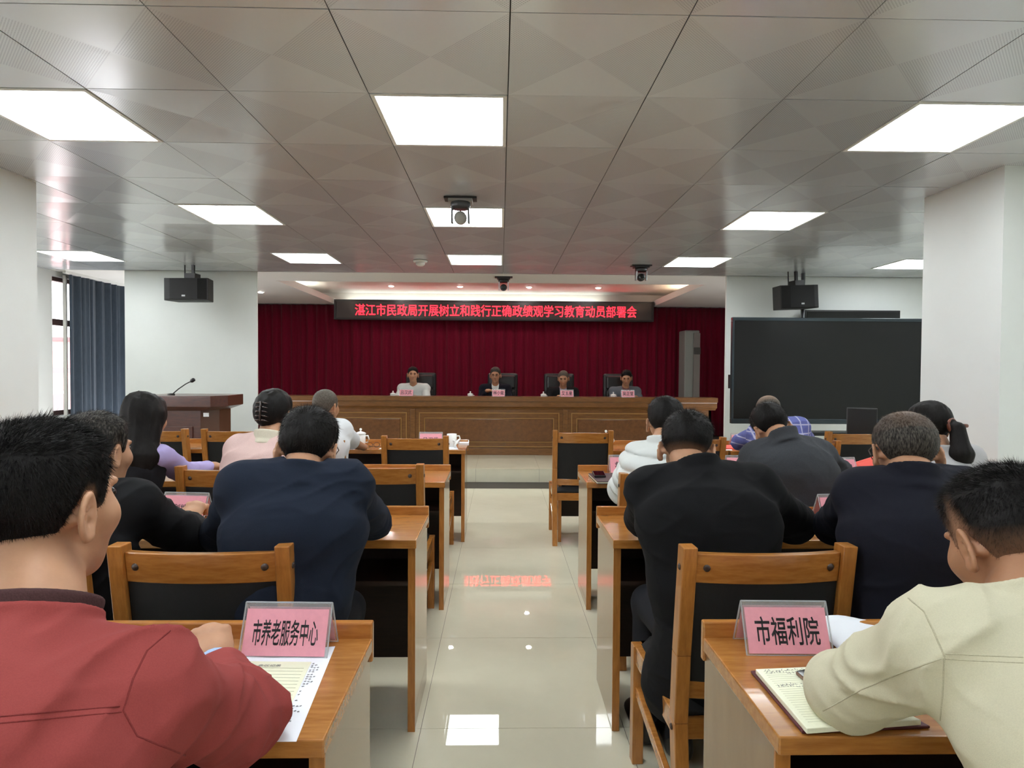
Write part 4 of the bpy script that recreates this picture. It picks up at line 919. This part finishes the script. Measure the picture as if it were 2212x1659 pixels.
    def folds(p, f):
        m = np.abs(f) < .03
        if wr and m.any():
            q = p[m]; dg = q @ np.array([[1, .45, .35], [-.35, 1, .3], [-.5, -.2, 1]], f32).T; w = vnoise(q * 5 + 3.1); st = dg * A(5, 7, 13)
            rr = 1 - np.abs(2 * vnoise(st + w[:, None] * 2.2) - 1); r2 = 1 - np.abs(2 * vnoise(q * A(14, 14, 24) + 9.7 + w[:, None] * 3.) - 1)
            o = -(rr ** 2.6 - .32) * wr * 1.5 - (r2 ** 3 - .3) * wr * .5 - (vnoise(q * 7 + 1.7) - .5) * wr * 2.0
            for a, b, d in ((shl, ell_, wrl), (shr, elr, wrr)):
                dd = np.linalg.norm(q - b.astype(f32), axis=1); amp = np.exp(-(dd / .085) ** 2); ax = unit(unit(b - a) + unit(d - b)).astype(f32)
                u = (q - b.astype(f32)) @ ax; o -= amp * wr * efold * (np.sin(u * 190 + 5 * vnoise(q * 14)) * .6 + np.sin(u * 95 + 4 * vnoise(q * 9 + 2)) * .5)
            if quilt:
                uu = np.zeros(len(q), f32); best = np.full(len(q), 9., f32)
                for a, b in ((shl, ell_), (ell_, wrl), (shr, elr), (elr, wrr)):
                    dc = cone(q, a, b, .06, .055); u = (q - a.astype(f32)) @ unit(b - a).astype(f32); k = dc < best; best[k] = dc[k]; uu[k] = u[k]
                tt = torso(q, fit, .02); k = tt < best - .01; u2 = (q - pel.astype(f32)) @ U.astype(f32); uu = np.where(k, u2, uu); o -= .020 * np.abs(np.sin(np.pi * uu / .066)) ** .55 - .012
            f = f.copy(); f[m] += o
        return f
    ncol = unit(U * .8 + unit(head - neck) * .5)
    def fcollar(p, r0=.066, hgt=.042, th=.007):
        q = p - (neck - ncol * .012 - Fv * .0).astype(f32); z = q @ ncol.astype(f32); x = q @ X.astype(f32); Fc = unit(np.cross(ncol, X)).astype(f32); y = q @ Fc
        rr = np.sqrt((x / 1.0) ** 2 + (y / 1.08) ** 2); rad = r0 + .012 * np.clip(-z / .03, 0, 1.5) + .01 * (y > 0) * 0
        d = np.abs(rr - rad) - th; top = (hgt if collar == 'stand' else hgt - .013) - .55 * np.clip(y, -.03, .1) * (collar != 'stand')
        return smax(smax(d, z - top, .008), -.03 - z, .01)
    hem = pel - U * .07
    def fcloth(p):
        if style == 'vest': f = torso(p, fit, .014, shl + (shr - shl) * .2, shr + (shl - shr) * .2)
        else:
            f = torso(p, fit, .018)
            for a, b, d in ((shl, ell_, wrl), (shr, elr, wrr)): f = smin(f, ssleeve(p, a, b) if short_sleeve else sleeve(p, a, b, d), .022)
        if skirt: f = smin(f, econe(p, pel, pel - A(0, 0, skirt) + fx.astype(f32) * .05, (.19 * fit, .16 * fit), (.215 * fit, .19 * fit), X, Fv), .05)
        f = folds(p, f)
        f = smax(f, -(((p - hem.astype(f32)) @ U.astype(f32)) + skirt), .01)
        hole = econe(p, neck - U * .01 + Fv * .012, neck + ncol * .12, (.056, .060), (.058, .062), X, Fv); f = smax(f, -hole, .012)
        if collar != 'none' and not collar_m: f = smin(f, fcollar(p), .010)
        if collar_m and collar == 'stand': f = smin(f, fcollar(p, .072, .026, .007), .010)
        if collar == 'suit':
            # open front showing a shirt
            pass
        return f
    pts = np.array([neck, shl, shr, ell_, elr, wrl, wrr, pel - (0, 0, skirt)])
    garment = {'jacket': 'jacket', 'shirt': 'shirt', 'vest': 'vest', 'coat': 'coat', 'puffer': 'puffer_jacket', 'tee': 't_shirt'}[style]
    V, Q = nets(fcloth, pts.min(0) - .28, pts.max(0) + .28, cres); np_mesh(garment, V, Q, cloth_m, t)
    if style == 'vest':
        def fs(p):
            f = None
            for a, b, d in ((shl, ell_, wrl), (shr, elr, wrr)): v = sleeve(p, a, b, d); f = v if f is None else np.minimum(f, v)
            return folds(p, f)
        V, Q = nets(fs, pts.min(0) - .28, pts.max(0) + .28, cres); np_mesh('shirt_sleeves', V, Q, inner, t)
    if collar_m and collar != 'none':
        V, Q = nets(lambda p: fcollar(p, .066, .042, .008), neck - .17, neck + .17, max(.004, cres * .8)); np_mesh('collar', V, Q, collar_m, t)
    if inner and style != 'vest':       # shirt seen in the open front
        def fin(p):
            f = torso(p, fit, .0215); x = (p - neck.astype(f32)) @ X.astype(f32); u = (p - neck.astype(f32)) @ U.astype(f32); y = (p - neck.astype(f32)) @ Fv.astype(f32)
            return smax(smax(f, np.abs(x) - np.clip(.058 + u * .22, .008, .06), .004), -y + .0, .004)
        V, Q = nets(fin, neck - .45, neck + .2, .006); np_mesh('shirt_front', V, Q, inner, t)
    if legs:
        def ftr(p):
            f = econe(p, pel - rx * .06, pel + rx * .06, (.11, .105), (.11, .105), rx, fx)
            for i in (0, 1): f = smin(f, smin(cone(p, hip[i], kn[i], .082, .062), cone(p, kn[i], an[i] + (0, 0, .0), .060, .050), .03), .03)
            f = smax(f, (seat - .46 + .055) - p[:, 2], .01); f = smax(f, (seat + .003) - p[:, 2] - 9 * (((p - pel.astype(f32)) @ fx.astype(f32)) > .28), .012)
            return f
        pts = np.array([pel] + hip + kn + an); V, Q = nets(ftr, pts.min(0) - .2, pts.max(0) + .2, .011); np_mesh('trousers', V, Q, trous or cloth('dark_trousers', (34, 35, 40)), t)
        for i in (0, 1):
            a0 = an[i]; z0 = seat - .46; toe = fx
            def fsh(p, a0=a0): return smax(smin(econe(p, a0 - toe * .03 + (0, 0, z0 + .045 - a0[2]), a0 + toe * .15 + (0, 0, z0 + .038 - a0[2]), (.042, .046), (.046, .036), rx, Z3), cone(p, a0, a0 - (0, 0, .03), .045, .045), .03), z0 + .002 - p[:, 2], .006)
            V, Q = nets(fsh, a0 - .25, a0 + .3, .008); np_mesh('shoe', V, Q, mat('black_shoe_leather', (24, 23, 24), .35), t)
    # ---- hair
    hm = hair; zy = np.array([-.13, -.09, -.055, -.034, -.022, -.006, .010, .016, .030, .042, .056, .070, .088, .12]); zz = np.array([nape, nape, nape + .004, -.056, -.012, .016, .014, -.014, -.016, .014, .034, .052, .066 + recede, .072 + recede])
    if hair_style == 'front': pass
    def hthick(q):
        w = np.clip((q[:, 2] - np.interp(q[:, 1], zy, zz)) / .07, 0, 1); w = w * w * (3 - 2 * w); top = np.clip((q[:, 2] - .02) / .07, 0, 1)
        th = .002 + (hside + (htop - hside) * top) * w
        if bald: th = th * (1 - .75 * np.exp(-(((q[:, 0]) / .055) ** 2 + ((q[:, 1] + .045) / .06) ** 2)) * (q[:, 2] > .05) * bald)
        return th
    base = lambda q: np.minimum(ell(q, (0, -.012, .022), (.075, .095, .084)), smin(ell(q, (0, -.012, .022), (.075, .095, .084)), ell(q, (0, .026, -.035), (.062, .068, .085)), .03))
    def fhair(p):
        q = loc(p) / A(s * wide, s, s); f = base(q) - hthick(q); m = np.abs(f) < .03
        if m.any():
            f = f.copy(); u = q[m]; n1 = vnoise(u * A(85, 85, 40)); n2 = vnoise(u * A(210, 150, 60) + 5)
            f[m] -= (n1 - .5) * .35 * hthick(u) + (n2 - .5) * .22 * hthick(u)
        mask = np.interp(q[:, 1], zy, zz) + .008 * (vnoise(q * 120) - .5) - q[:, 2]; f = smax(f, mask * .7, .004)
        f = smax(f, q[:, 1] - .096, .01)
        if hair_style in ('long', 'pony', 'bun'):
            f = smin(f, ell(q, (0, -.02, .018), (.088, .104, .098)) + .0, .02)
            f = smax(f, (np.interp(q[:, 1], [-.1, -.02, .02, .06, .1], [-.14, -.10, -.09, -.02, .07]) - q[:, 2]) * .7, .01)
        if hair_style == 'long':
            st = .010 * (vnoise(q * A(45, 45, 7)) - .5) + .006 * (vnoise(q * A(110, 110, 9) + 4) - .5) + .018 * (vnoise(q * A(12, 12, 9)) - .5)
            g = econe(q, (0, -.035, .0), (0, -.075, -.20), (.098, .080), (.128, .062), A(1, 0, 0), A(0, 1, 0)); g = smin(g, econe(q, (.01, -.075, -.20), (.02, -.085, -.32), (.128, .062), (.085, .045), A(1, 0, 0), A(0, 1, 0)), .04)
            g = smax(g, q[:, 1] - .03 - .3 * np.abs(q[:, 0]), .02); f = smin(f, g, .03) + st
        if hair_style == 'pony':
            st = .006 * (vnoise(q * A(90, 90, 12)) - .5)
            g = cone(q, (.03, -.100, -.01), (.045, -.125, -.03), .026, .026); g = smin(g, econe(q, (.045, -.128, -.035), (.05, -.135, -.16), (.035, .03), (.055, .04), A(1, 0, 0), A(0, 1, 0)), .02)
            g = smin(g, econe(q, (.05, -.135, -.16), (.07, -.10, -.28), (.055, .04), (.03, .02), A(1, 0, 0), A(0, 1, 0)), .02); f = smin(f, g, .015) + st
        if hair_style == 'bun':
            st = .006 * (vnoise(q * A(70, 70, 30)) - .5); f = smin(f, ell(q, (0, -.085, -.005), (.062, .048, .075)), .03) + st
        return f * s
    hl = head - (.26 if hair_style in ('short',) else .5); hh_ = head + (.26 if hair_style == 'short' else .5)
    V, Q = nets(fhair, hl, hh_, min(res, .006) if hair_style != 'long' else .007)
    q = (V - head) @ R / s; zl = np.interp(q[:, 1], zy, zz); thin = np.clip(1 - (q[:, 2] - zl) / (.012 + fade), 0, 1) * (.75 if fade else .35) * (hair_style == 'short')
    if bald: thin = np.maximum(thin, .8 * bald * np.exp(-((q[:, 0] / .05) ** 2 + ((q[:, 1] + .045) / .055) ** 2)) * (q[:, 2] > .04))
    hob = np_mesh('hair', V, Q, hm, t, attrs={'thin': thin})
    if strands:
        r = np.random.RandomState(3); nn = np.empty(len(V) * 3, f32); hob.data.vertex_normals.foreach_get('vector', nn); nn = nn.reshape(-1, 3)
        i = r.randint(0, len(V), strands); i = i[r.rand(strands) > thin[i] * .5]; qq = q[i]; n0 = nn[i] @ R
        fl = np.stack([qq[:, 0] * 2.0, .35 + 0 * qq[:, 1] + qq[:, 1] * 3, -.8 + 0 * qq[:, 2]], 1); fl = np.where((qq[:, 2] > .07)[:, None], np.stack([qq[:, 0] * 5, np.full(len(i), .6), qq[:, 2] * 0 - .1], 1), fl)
        d = n0 * .34 + (fl - n0 * (fl * n0).sum(1)[:, None]) * .8 + r.normal(0, .16, (len(i), 3)); d /= np.linalg.norm(d, axis=1)[:, None]
        L_ = (.35 + .75 * np.clip(hthick(qq) / htop, 0, 1)) * r.uniform(.6, 1.2, len(i)) * htop * .95; sd = np.cross(d, r.normal(0, 1, (len(i), 3))); sd /= np.linalg.norm(sd, axis=1)[:, None]
        b0 = qq - n0 * .002; tip = b0 + d * L_[:, None]; w = .0005
        VV = np.stack([b0 - sd * w, b0 + sd * w, tip], 1).reshape(-1, 3) @ R.T * s + head; FF = np.arange(len(VV)).reshape(-1, 3)
        so = np_mesh('hair_strands', VV, FF, hm, hob, smooth=False, attrs={'thin': np.repeat(thin[i], 3) * .6}); tag(so, kind='stuff')
    # ---- face details
    W = lambda x, y, z: head + R @ (np.array([x * wide, y, z]) * s)
    for x in (-1, 1):
        MB().sphere(W(x * .031, .086, .006), .0095 * s, 10, 7).build('eye', EYEW, t, smooth=True)
        MB().tube([W(x * .016, .097, .024), W(x * .030, .096, .029), W(x * .048, .082, .025)], [.0022 * s, .0032 * s, .0014 * s], 6).build('eyebrow', hm, t, smooth=True)
    MB().tube([W(-.022, .094, -.064), W(-.008, .1035, -.061), W(.008, .1035, -.061), W(.022, .094, -.064)], [.001, .0038 * s, .0038 * s, .001], 6).build('lips', LIPS, t, smooth=True)
    if glasses:
        m = MB()
        for x in (-1, 1):
            m.tube([W(x * .033 + .026 * math.cos(a), .112 - .006 * abs(math.cos(a)), .004 + .018 * math.sin(a)) for a in np.linspace(0, 6.283, 15)], .0016, 6)
            m.tube([W(x * .060, .106, .010), W(x * .079, .06, .012), W(x * .083, -.004, .012), W(x * .080, -.028, -.008)], .0018, 6)
        m.tube([W(-.008, .112, .006), W(.008, .112, .006)], .0015, 6); m.build('glasses', glasses, t, smooth=True)
    t['_w'] = 1; del t['_w']
    return dict(t=t, fc=fcloth, W=W, R=R, head=head, X=X, U=U, F=Fv, neck=neck, hand=lambda side: (wrl if side < 0 else wrr))
# ------------------------------------------------------------------ the people
RED = cloth('brick_red_jacket', (146, 64, 61), .85, noise=.06, bump=.15); REDRIB = cloth('dark_brown_rib', (74, 50, 50), .95, bump=.5, bscale=300)
CREAM = cloth('cream_jacket', (206, 199, 172), .85, noise=.04, bump=.15); NAVY = cloth('navy_wool', (28, 35, 49), .9, noise=.12); BLK = cloth('black_cotton', (22, 22, 24), .85, noise=.1)
COAT = cloth('black_wool_coat', (19, 19, 21), .95, noise=.15); DNAVY = cloth('dark_navy_cloth', (22, 23, 33), .88, noise=.1); GREYW = cloth('charcoal_grey_wool', (64, 66, 70), .95, noise=.22, bump=.4)
PUFF = cloth('white_nylon', (216, 219, 216), .6, noise=.02, bump=.05); PINKW = cloth('pink_boucle', (222, 190, 184), .95, noise=.08, bump=.8, bscale=500); CREAMC = cloth('cream_collar_wool', (218, 210, 190), .95)
TEE = cloth('white_cotton', (222, 225, 228), .9, noise=.02); LILAC = cloth('lilac_cotton', (178, 166, 214), .9, noise=.04); VEST = cloth('black_knit', (24, 23, 26), .95, noise=.2)
GREYJ = cloth('mid_grey_wool', (100, 105, 112), .95, noise=.15); SHIRTW = cloth('pale_shirt', (214, 218, 216), .85, noise=.02); PALEG = cloth('pale_grey_knit', (172, 170, 170), .9, noise=.06); BLUESH = cloth('sky_blue_shirt', (170, 196, 236), .8)
PLAID = cloth('blue_plaid', (96, 104, 168), .85)
nt, b = nodes_of(PLAID); t_ = nt.nodes.new('ShaderNodeTexCoord'); s3 = nt.nodes.new('ShaderNodeSeparateXYZ'); nt.links.new(t_.outputs['Object'], s3.inputs[0])
def ln(o, fr):
    a = nt.nodes.new('ShaderNodeMath'); a.operation = 'MULTIPLY'; nt.links.new(o, a.inputs[0]); a.inputs[1].default_value = fr; c = nt.nodes.new('ShaderNodeMath'); c.operation = 'FRACT'; nt.links.new(a.outputs[0], c.inputs[0])
    d = nt.nodes.new('ShaderNodeMath'); d.operation = 'GREATER_THAN'; nt.links.new(c.outputs[0], d.inputs[0]); d.inputs[1].default_value = .86; return d.outputs[0]
mx_ = nt.nodes.new('ShaderNodeMath'); mx_.operation = 'MAXIMUM'; nt.links.new(ln(s3.outputs['X'], 17), mx_.inputs[0]); nt.links.new(ln(s3.outputs['Z'], 17), mx_.inputs[1])
mc = nt.nodes.new('ShaderNodeMix'); mc.data_type = 'RGBA'; nt.links.new(mx_.outputs[0], mc.inputs['Factor']); mc.inputs['A'].default_value = (*lin((98, 104, 164)), 1); mc.inputs['B'].default_value = (*lin((178, 178, 206)), 1); nt.links.new(mc.outputs['Result'], b.inputs['Base Color'])
HB = hairmat('black_hair', (22, 20, 19)); HG = hairmat('greying_hair', (36, 32, 29), grey=.5); HS = hairmat('short_grey_hair', (70, 62, 54), grey=.8); HG2 = hairmat('lightly_greying_hair', (28, 25, 23), grey=.22); HW = hairmat('dark_long_hair', (20, 17, 16), rough=.55)
FRAME = mat('dark_glasses_frame', (28, 24, 24), .3)

# nearest row
p1 = person('person in a brick red jacket with a dark ribbed collar, hand on the desk', P(98, 1085, .92), 10, 6, -4, P(68, 1342, .82), P(-125, 1490, .86), P(292, 1508, .80), P(-140, 1700, 1.0), P(526, 1552, 1.03), P(150, 1600, 1.22), P(462, 1442, 1.22),
       (-.66, .58), heading=.1, cloth_m=RED, hair=HB, hs=1.0, res=.0042, cres=.005, arm=1.12, fit=1.08, collar='stand', collar_m=REDRIB, strands=26000, htop=.018, hside=.010, wr=.008, curl=(1.25, 1.4), hdr=(-.30, .50, .45), nape=-.085, sl=.74)
p13 = person('person in a cream jacket bending over the open maroon notebook', P(2176, 1165, 1.04), 2, 30, 0, P(2222, 1325, .93), P(2040, 1400, .92), P(2420, 1420, .90), P(1822, 1490, 1.08), P(2500, 1600, 1.0), P(1960, 1470, 1.34), P(2200, 1500, 1.25),
       (.93, .62), heading=-.05, cloth_m=CREAM, skin=SKIND, hair=HB, hs=1.02, res=.0042, cres=.005, arm=1.15, fit=1.08, collar='shirt', strands=26000, htop=.017, hside=.006, fade=.06, nape=-.07, wr=.006, efold=.45)
# second row
p6 = person('person in a navy suit jacket bent over the desk, dark cropped hair and glasses', P(667, 966, 1.93), -2, 24, 3, P(655, 1026, 1.83), P(528, 1058, 1.80), P(748, 1050, 1.88), P(478, 1150, 2.08), P(805, 1128, 2.22), P(585, 1140, 2.42), P(690, 1120, 2.45),
       (-.66, 1.80), heading=-.05, cloth_m=NAVY, hair=HB, hs=1.02, res=.006, cres=.006, arm=1.1, strands=9000, htop=.018, hside=.009, glasses=FRAME, wr=.004, nape=-.07)
p2 = person('person in a black jacket with greying temples and a wristwatch, hand raised on the desk', P(212, 972, 1.96), 12, 8, -3, P(190, 1062, 1.86), P(80, 1100, 1.88), P(285, 1095, 1.86), P(60, 1180, 2.05), P(425, 1168, 2.12), P(200, 1150, 2.35), P(405, 1128, 2.34),
       (-1.36, 1.80), cloth_m=BLK, hair=HG2, hs=1.0, res=.006, cres=.006, arm=1.1, strands=6000, wr=.006, hdr=(.05, .8, .7), curl=(1.0, 1.3), htop=.018, hside=.008)
p8 = person('person in a long black coat leaning over the second row desk, nape shaved', P(1484, 967, 2.05), 22, 30, 0, P(1507, 1016, 1.94), P(1408, 1062, 1.98), P(1632, 1062, 1.94), P(1392, 1118, 2.27), P(1712, 1128, 2.08), P(1470, 1125, 2.5), P(1600, 1120, 2.45),
       (.70, 1.84), cloth_m=COAT, hair=HB, hs=1.0, res=.006, cres=.006, arm=1.22, fit=1.1, style='coat', strands=9000, htop=.018, hside=.008, fade=.03, nape=-.06, wr=.004, skirt=.14, feet=((.56, 2.27), (.66, 2.16)))
p11 = person('person in a dark navy jacket with glasses and thinning grey hair, head bent', P(1953, 972, 1.80), 15, 22, 0, P(1968, 1032, 1.70), P(1870, 1070, 1.74), P(2080, 1075, 1.70), P(1806, 1135, 2.0), P(2170, 1150, 2.0), P(1900, 1130, 2.36), P(2050, 1130, 2.4),
       (1.22, 1.70), cloth_m=DNAVY, hair=HS if False else HG, hs=1.0, res=.006, cres=.006, arm=1.12, fit=1.05, strands=7000, htop=.010, hside=.008, bald=.45, glasses=FRAME, wr=.004)
# third row
p3 = person('person with long loose black hair, black vest and lilac sleeves', P(315, 900, 2.98), 5, 8, 0, P(318, 975, 2.95), P(258, 1000, 2.98), P(345, 985, 2.92), P(240, 1060, 3.1), P(396, 1020, 3.14), P(330, 1010, 3.5), P(452, 1008, 3.45),
       (-1.93, 2.95), cloth_m=VEST, inner=LILAC, style='vest', hair=HW, hs=.98, res=.008, cres=.008, hair_style='long', collar='none', fit=.9, arm=.9, hdr=(.5, 1, -.1))
p4 = person('person in a pink wool jacket with a cream collar and clipped up black hair', P(594, 890, 3.12), 10, 6, 0, P(582, 946, 3.03), P(520, 972, 3.05), P(650, 975, 3.03), P(502, 1025, 3.25), P(665, 1040, 3.2), P(540, 1010, 3.55), P(630, 1010, 3.55),
       (-1.22, 3.0), cloth_m=PINKW, collar_m=CREAMC, hair=HB, hs=.97, res=.008, cres=.007, hair_style='bun', fit=.95, collar='shirt')
p7 = person('person in a white quilted puffer jacket at the aisle end of the third row', P(1437, 910, 2.97), 12, 12, 0, P(1432, 958, 2.86), P(1380, 994, 2.92), P(1500, 990, 2.90), P(1346, 1058, 3.10), P(1520, 1060, 3.1), P(1395, 1040, 3.45), P(1480, 1040, 3.45),
       (.80, 2.90), cloth_m=PUFF, hair=HB, hs=1.0, res=.008, cres=.006, style='puffer', quilt=True, arm=1.22, fit=1.05, wr=.003, collar='stand', htop=.018, hside=.010, strands=3000)
p9 = person('person in a charcoal grey blazer with head bowed low over the desk', P(1664, 922, 3.06), 6, 36, -14, P(1690, 945, 2.92), P(1636, 990, 2.98), P(1768, 985, 2.96), P(1600, 1025, 3.22), P(1812, 1018, 3.2), P(1660, 1020, 3.6), P(1740, 1020, 3.6),
       (1.50, 2.92), cloth_m=GREYW, hair=HB, hs=1.0, res=.008, cres=.007, arm=1.1, fit=1.05, wr=.004, htop=.016, hside=.010, nape=-.06, strands=5000)
p12 = person('person with a black ponytail and brown hair clasp in pale grey', P(2003, 918, 2.95), -8, 14, 6, P(2030, 975, 2.88), P(1968, 1005, 2.98), P(2088, 992, 2.88), P(1940, 1060, 3.2), P(2110, 1050, 3.1), P(1980, 1030, 3.5), P(2060, 1030, 3.5),
       (2.14, 2.92), cloth_m=PALEG, hair=HW, hs=.97, res=.008, cres=.008, hair_style='pony', fit=.9, collar='shirt', style='shirt', arm=.9)
# front row
p5 = person('person in a white short sleeved shirt with cropped grey hair, front row', P(704, 876, 4.18), 18, 10, 0, P(692, 914, 4.12), P(655, 932, 4.18), P(736, 932, 4.14), P(640, 975, 4.4), P(766, 958, 4.5), P(700, 965, 4.85), P(786, 966, 4.86),
       (-1.22, 4.14), cloth_m=TEE, skin=SKIND, hair=HS, hs=.98, res=.009, cres=.008, style='tee', short_sleeve=True, collar='shirt', htop=.006, hside=.004, hdr=(-.4, 1, 0))
p10 = person('person in a blue plaid shirt with a balding crown, bent over the front desk', P(1659, 888, 4.25), 8, 30, 0, P(1672, 920, 4.1), P(1638, 938, 4.16), P(1722, 926, 4.1), P(1597, 955, 4.5), P(1752, 965, 4.4), P(1640, 962, 4.9), P(1700, 965, 4.85),
       (1.98, 4.12), cloth_m=PLAID, skin=SKIND, hair=HS, hs=.98, res=.009, cres=.008, style='shirt', collar='shirt', htop=.006, hside=.007, bald=1.0, strands=0)
# the four speakers on the stage, facing the room
def speaker_on_stage(lab, u, v, yaw, pitch, cm, hair, inner, hz=.985, **k):
    h = P(u, v, 9.62); x = h[0]; y0 = 9.72
    n = np.array([x, y0 - .02, h[2] - .19]); B = lambda dx, dy, z: np.array([x + dx, y0 + dy, z])
    z = n[2] - .045
    return person(lab, h, 180 + yaw, pitch, 0, n, B(.185, 0, z), B(-.185, 0, z), B(.25, -.18, z - .22), B(-.25, -.18, z - .22), B(.10, -.42 + (hz - .985), hz), B(-.13, -.42 + (hz - .985), hz + (hz - .985) * .5), (x, y0 + .03), seat=STZ + .50, heading=math.pi, cloth_m=cm, hair=hair, inner=inner, res=.007, cres=.008, wr=.003, **k)
s1 = speaker_on_stage('person in a pale shirt seated first at the rostrum, hands folded', 892, 808, -8, 4, SHIRTW, HB, None, collar='shirt', style='shirt', htop=.014, recede=.03)
s2 = speaker_on_stage('person in a dark suit, white shirt and glasses, second at the rostrum', 1070, 809, 4, 10, DNAVY, HG, SHIRTW, hz=1.055, hdr=(.8, -.35, .1), glasses=FRAME)
s3_ = speaker_on_stage('person in a black jacket reading at the rostrum, third of four', 1217, 816, 10, 18, BLK, HS, cloth('mauve_shirt', (150, 138, 150), .8), htop=.008, hside=.005, recede=.02)
s4 = speaker_on_stage('person in a grey jacket looking down, fourth at the rostrum', 1353, 815, 12, 20, GREYJ, HB, cloth('rose_shirt', (128, 96, 98), .8), recede=.015)

# ---- worn and held details
def kid(d, mb, name, m, **k): return mb.build(name, m, d['t'], **k)
w = p2['hand'](1); g = MB(); ax = unit(P(405, 1128, 2.34) - P(425, 1168, 2.12)); e1 = unit(np.cross(ax, (0, 0, 1))); e2 = np.cross(e1, ax)
g.tube([w - ax * .0 + (e1 * math.cos(a) + e2 * math.sin(a)) * .036 for a in np.linspace(0, 6.283, 17)], .006, 6); kid(p2, g, 'watch_band', mat('bronze_metal', (110, 86, 52), .35, metal=.8), smooth=True)
kid(p2, MB().sphere(w + e2 * .038, (.016, .016, .008), 12, 6), 'watch_dial', mat('watch_dial_dark', (40, 32, 22), .2), smooth=True)
W = p4['W']; g = MB()
for s_ in (-1, 1):
    for k in range(5): z = .045 - k * .022; g.tube([W(s_ * .006, -.138, z), W(s_ * .022, -.142, z - .004), W(s_ * .036, -.120, z - .008)], [.004, .0045, .002], 6)
g.tube([W(0, -.138, .05), W(0, -.142, 0), W(0, -.138, -.05)], .005, 6); kid(p4, g, 'hair_clip', mat('tortoise_clip', (60, 46, 42), .12, coat=.5), smooth=True)
W = p12['W']; g = MB(); g.tube([W(.035 + .034 * math.cos(a), -.112 + .012 * math.cos(a), -.018 + .034 * math.sin(a)) for a in np.linspace(0, 6.283, 17)], .008, 8); g.tube([W(.065, -.13, -.018), W(.10, -.13, -.015)], .009, 8); kid(p12, g, 'hair_clasp', mat('brown_leather_clasp', (110, 56, 38), .4), smooth=True)
# cuff of the blue shirt under the red sleeve
a = P(526, 1552, 1.03); c = P(462, 1442, 1.22); d_ = unit(c - a); kid(p1, MB().tube([c - d_ * .05, c - d_ * .02, c - d_ * .000], [.038, .041, .040], 20), 'shirt_cuff', BLUESH, smooth=True)
h3 = p3['hand'](1); t = thing('pen', h3 + (.05, .10, .01), 'dark pen held in the hand of the lilac sleeved woman', 'pen'); MB().tube([h3 + (.03, .06, -.035), h3 + (.09, .10, .02)], .005, 8).build('barrel', BLACKP, t, smooth=True); MB().tube([h3 + (.025, .056, -.04), h3 + (.03, .06, -.035)], [.001, .005], 8).build('tip', SILVER, t)

# raised seams of the two nearest jackets, laid on the cloth surface
def seam(d, pts, r, m, name='seam'):
    q = []
    for (u0, v0), (u1, v1) in zip(pts, pts[1:]):
        n = max(2, int(math.hypot(u1 - u0, v1 - v0) / 12)); q += [(u0 + (u1 - u0) * k / n, v0 + (v1 - v0) * k / n) for k in range(n)]
    q.append(pts[-1]); D = np.array([unit(P(u, v, 1.0) - CAM) for u, v in q]); tt = np.full(len(q), .25)
    for _ in range(90): tt += np.clip(d['fc']((CAM + D * tt[:, None]).astype(f32)), -.02, .05) * .7
    W3 = CAM + D * tt[:, None]; ok = np.abs(d['fc'](W3.astype(f32))) < .004
    if ok.sum() > 3: MB().tube(list(W3[ok]), r, 6).build(name, m, d['t'], smooth=True)
REDS = cloth('brick_red_seam', (128, 52, 50), .9); CREAMS = cloth('cream_seam', (190, 183, 156), .9)
seam(p1, [(0, 1562), (120, 1551), (262, 1538)], .0009, REDS); seam(p1, [(0, 1548), (120, 1537), (258, 1526)], .0009, REDS)
seam(p1, [(368, 1362), (318, 1405), (288, 1465), (266, 1535), (296, 1590), (400, 1632)], .0011, REDS)
seam(p13, [(2042, 1424), (2120, 1428), (2211, 1432)], .0009, CREAMS); seam(p13, [(2042, 1412), (2120, 1416), (2211, 1420)], .0009, CREAMS)
seam(p13, [(1962, 1292), (1995, 1320), (2015, 1360), (2040, 1418), (2036, 1500), (2030, 1570), (2030, 1658)], .0012, CREAMS); seam(p13, [(1778, 1536), (1860, 1490), (1950, 1452), (2040, 1420)], .0012, CREAMS)
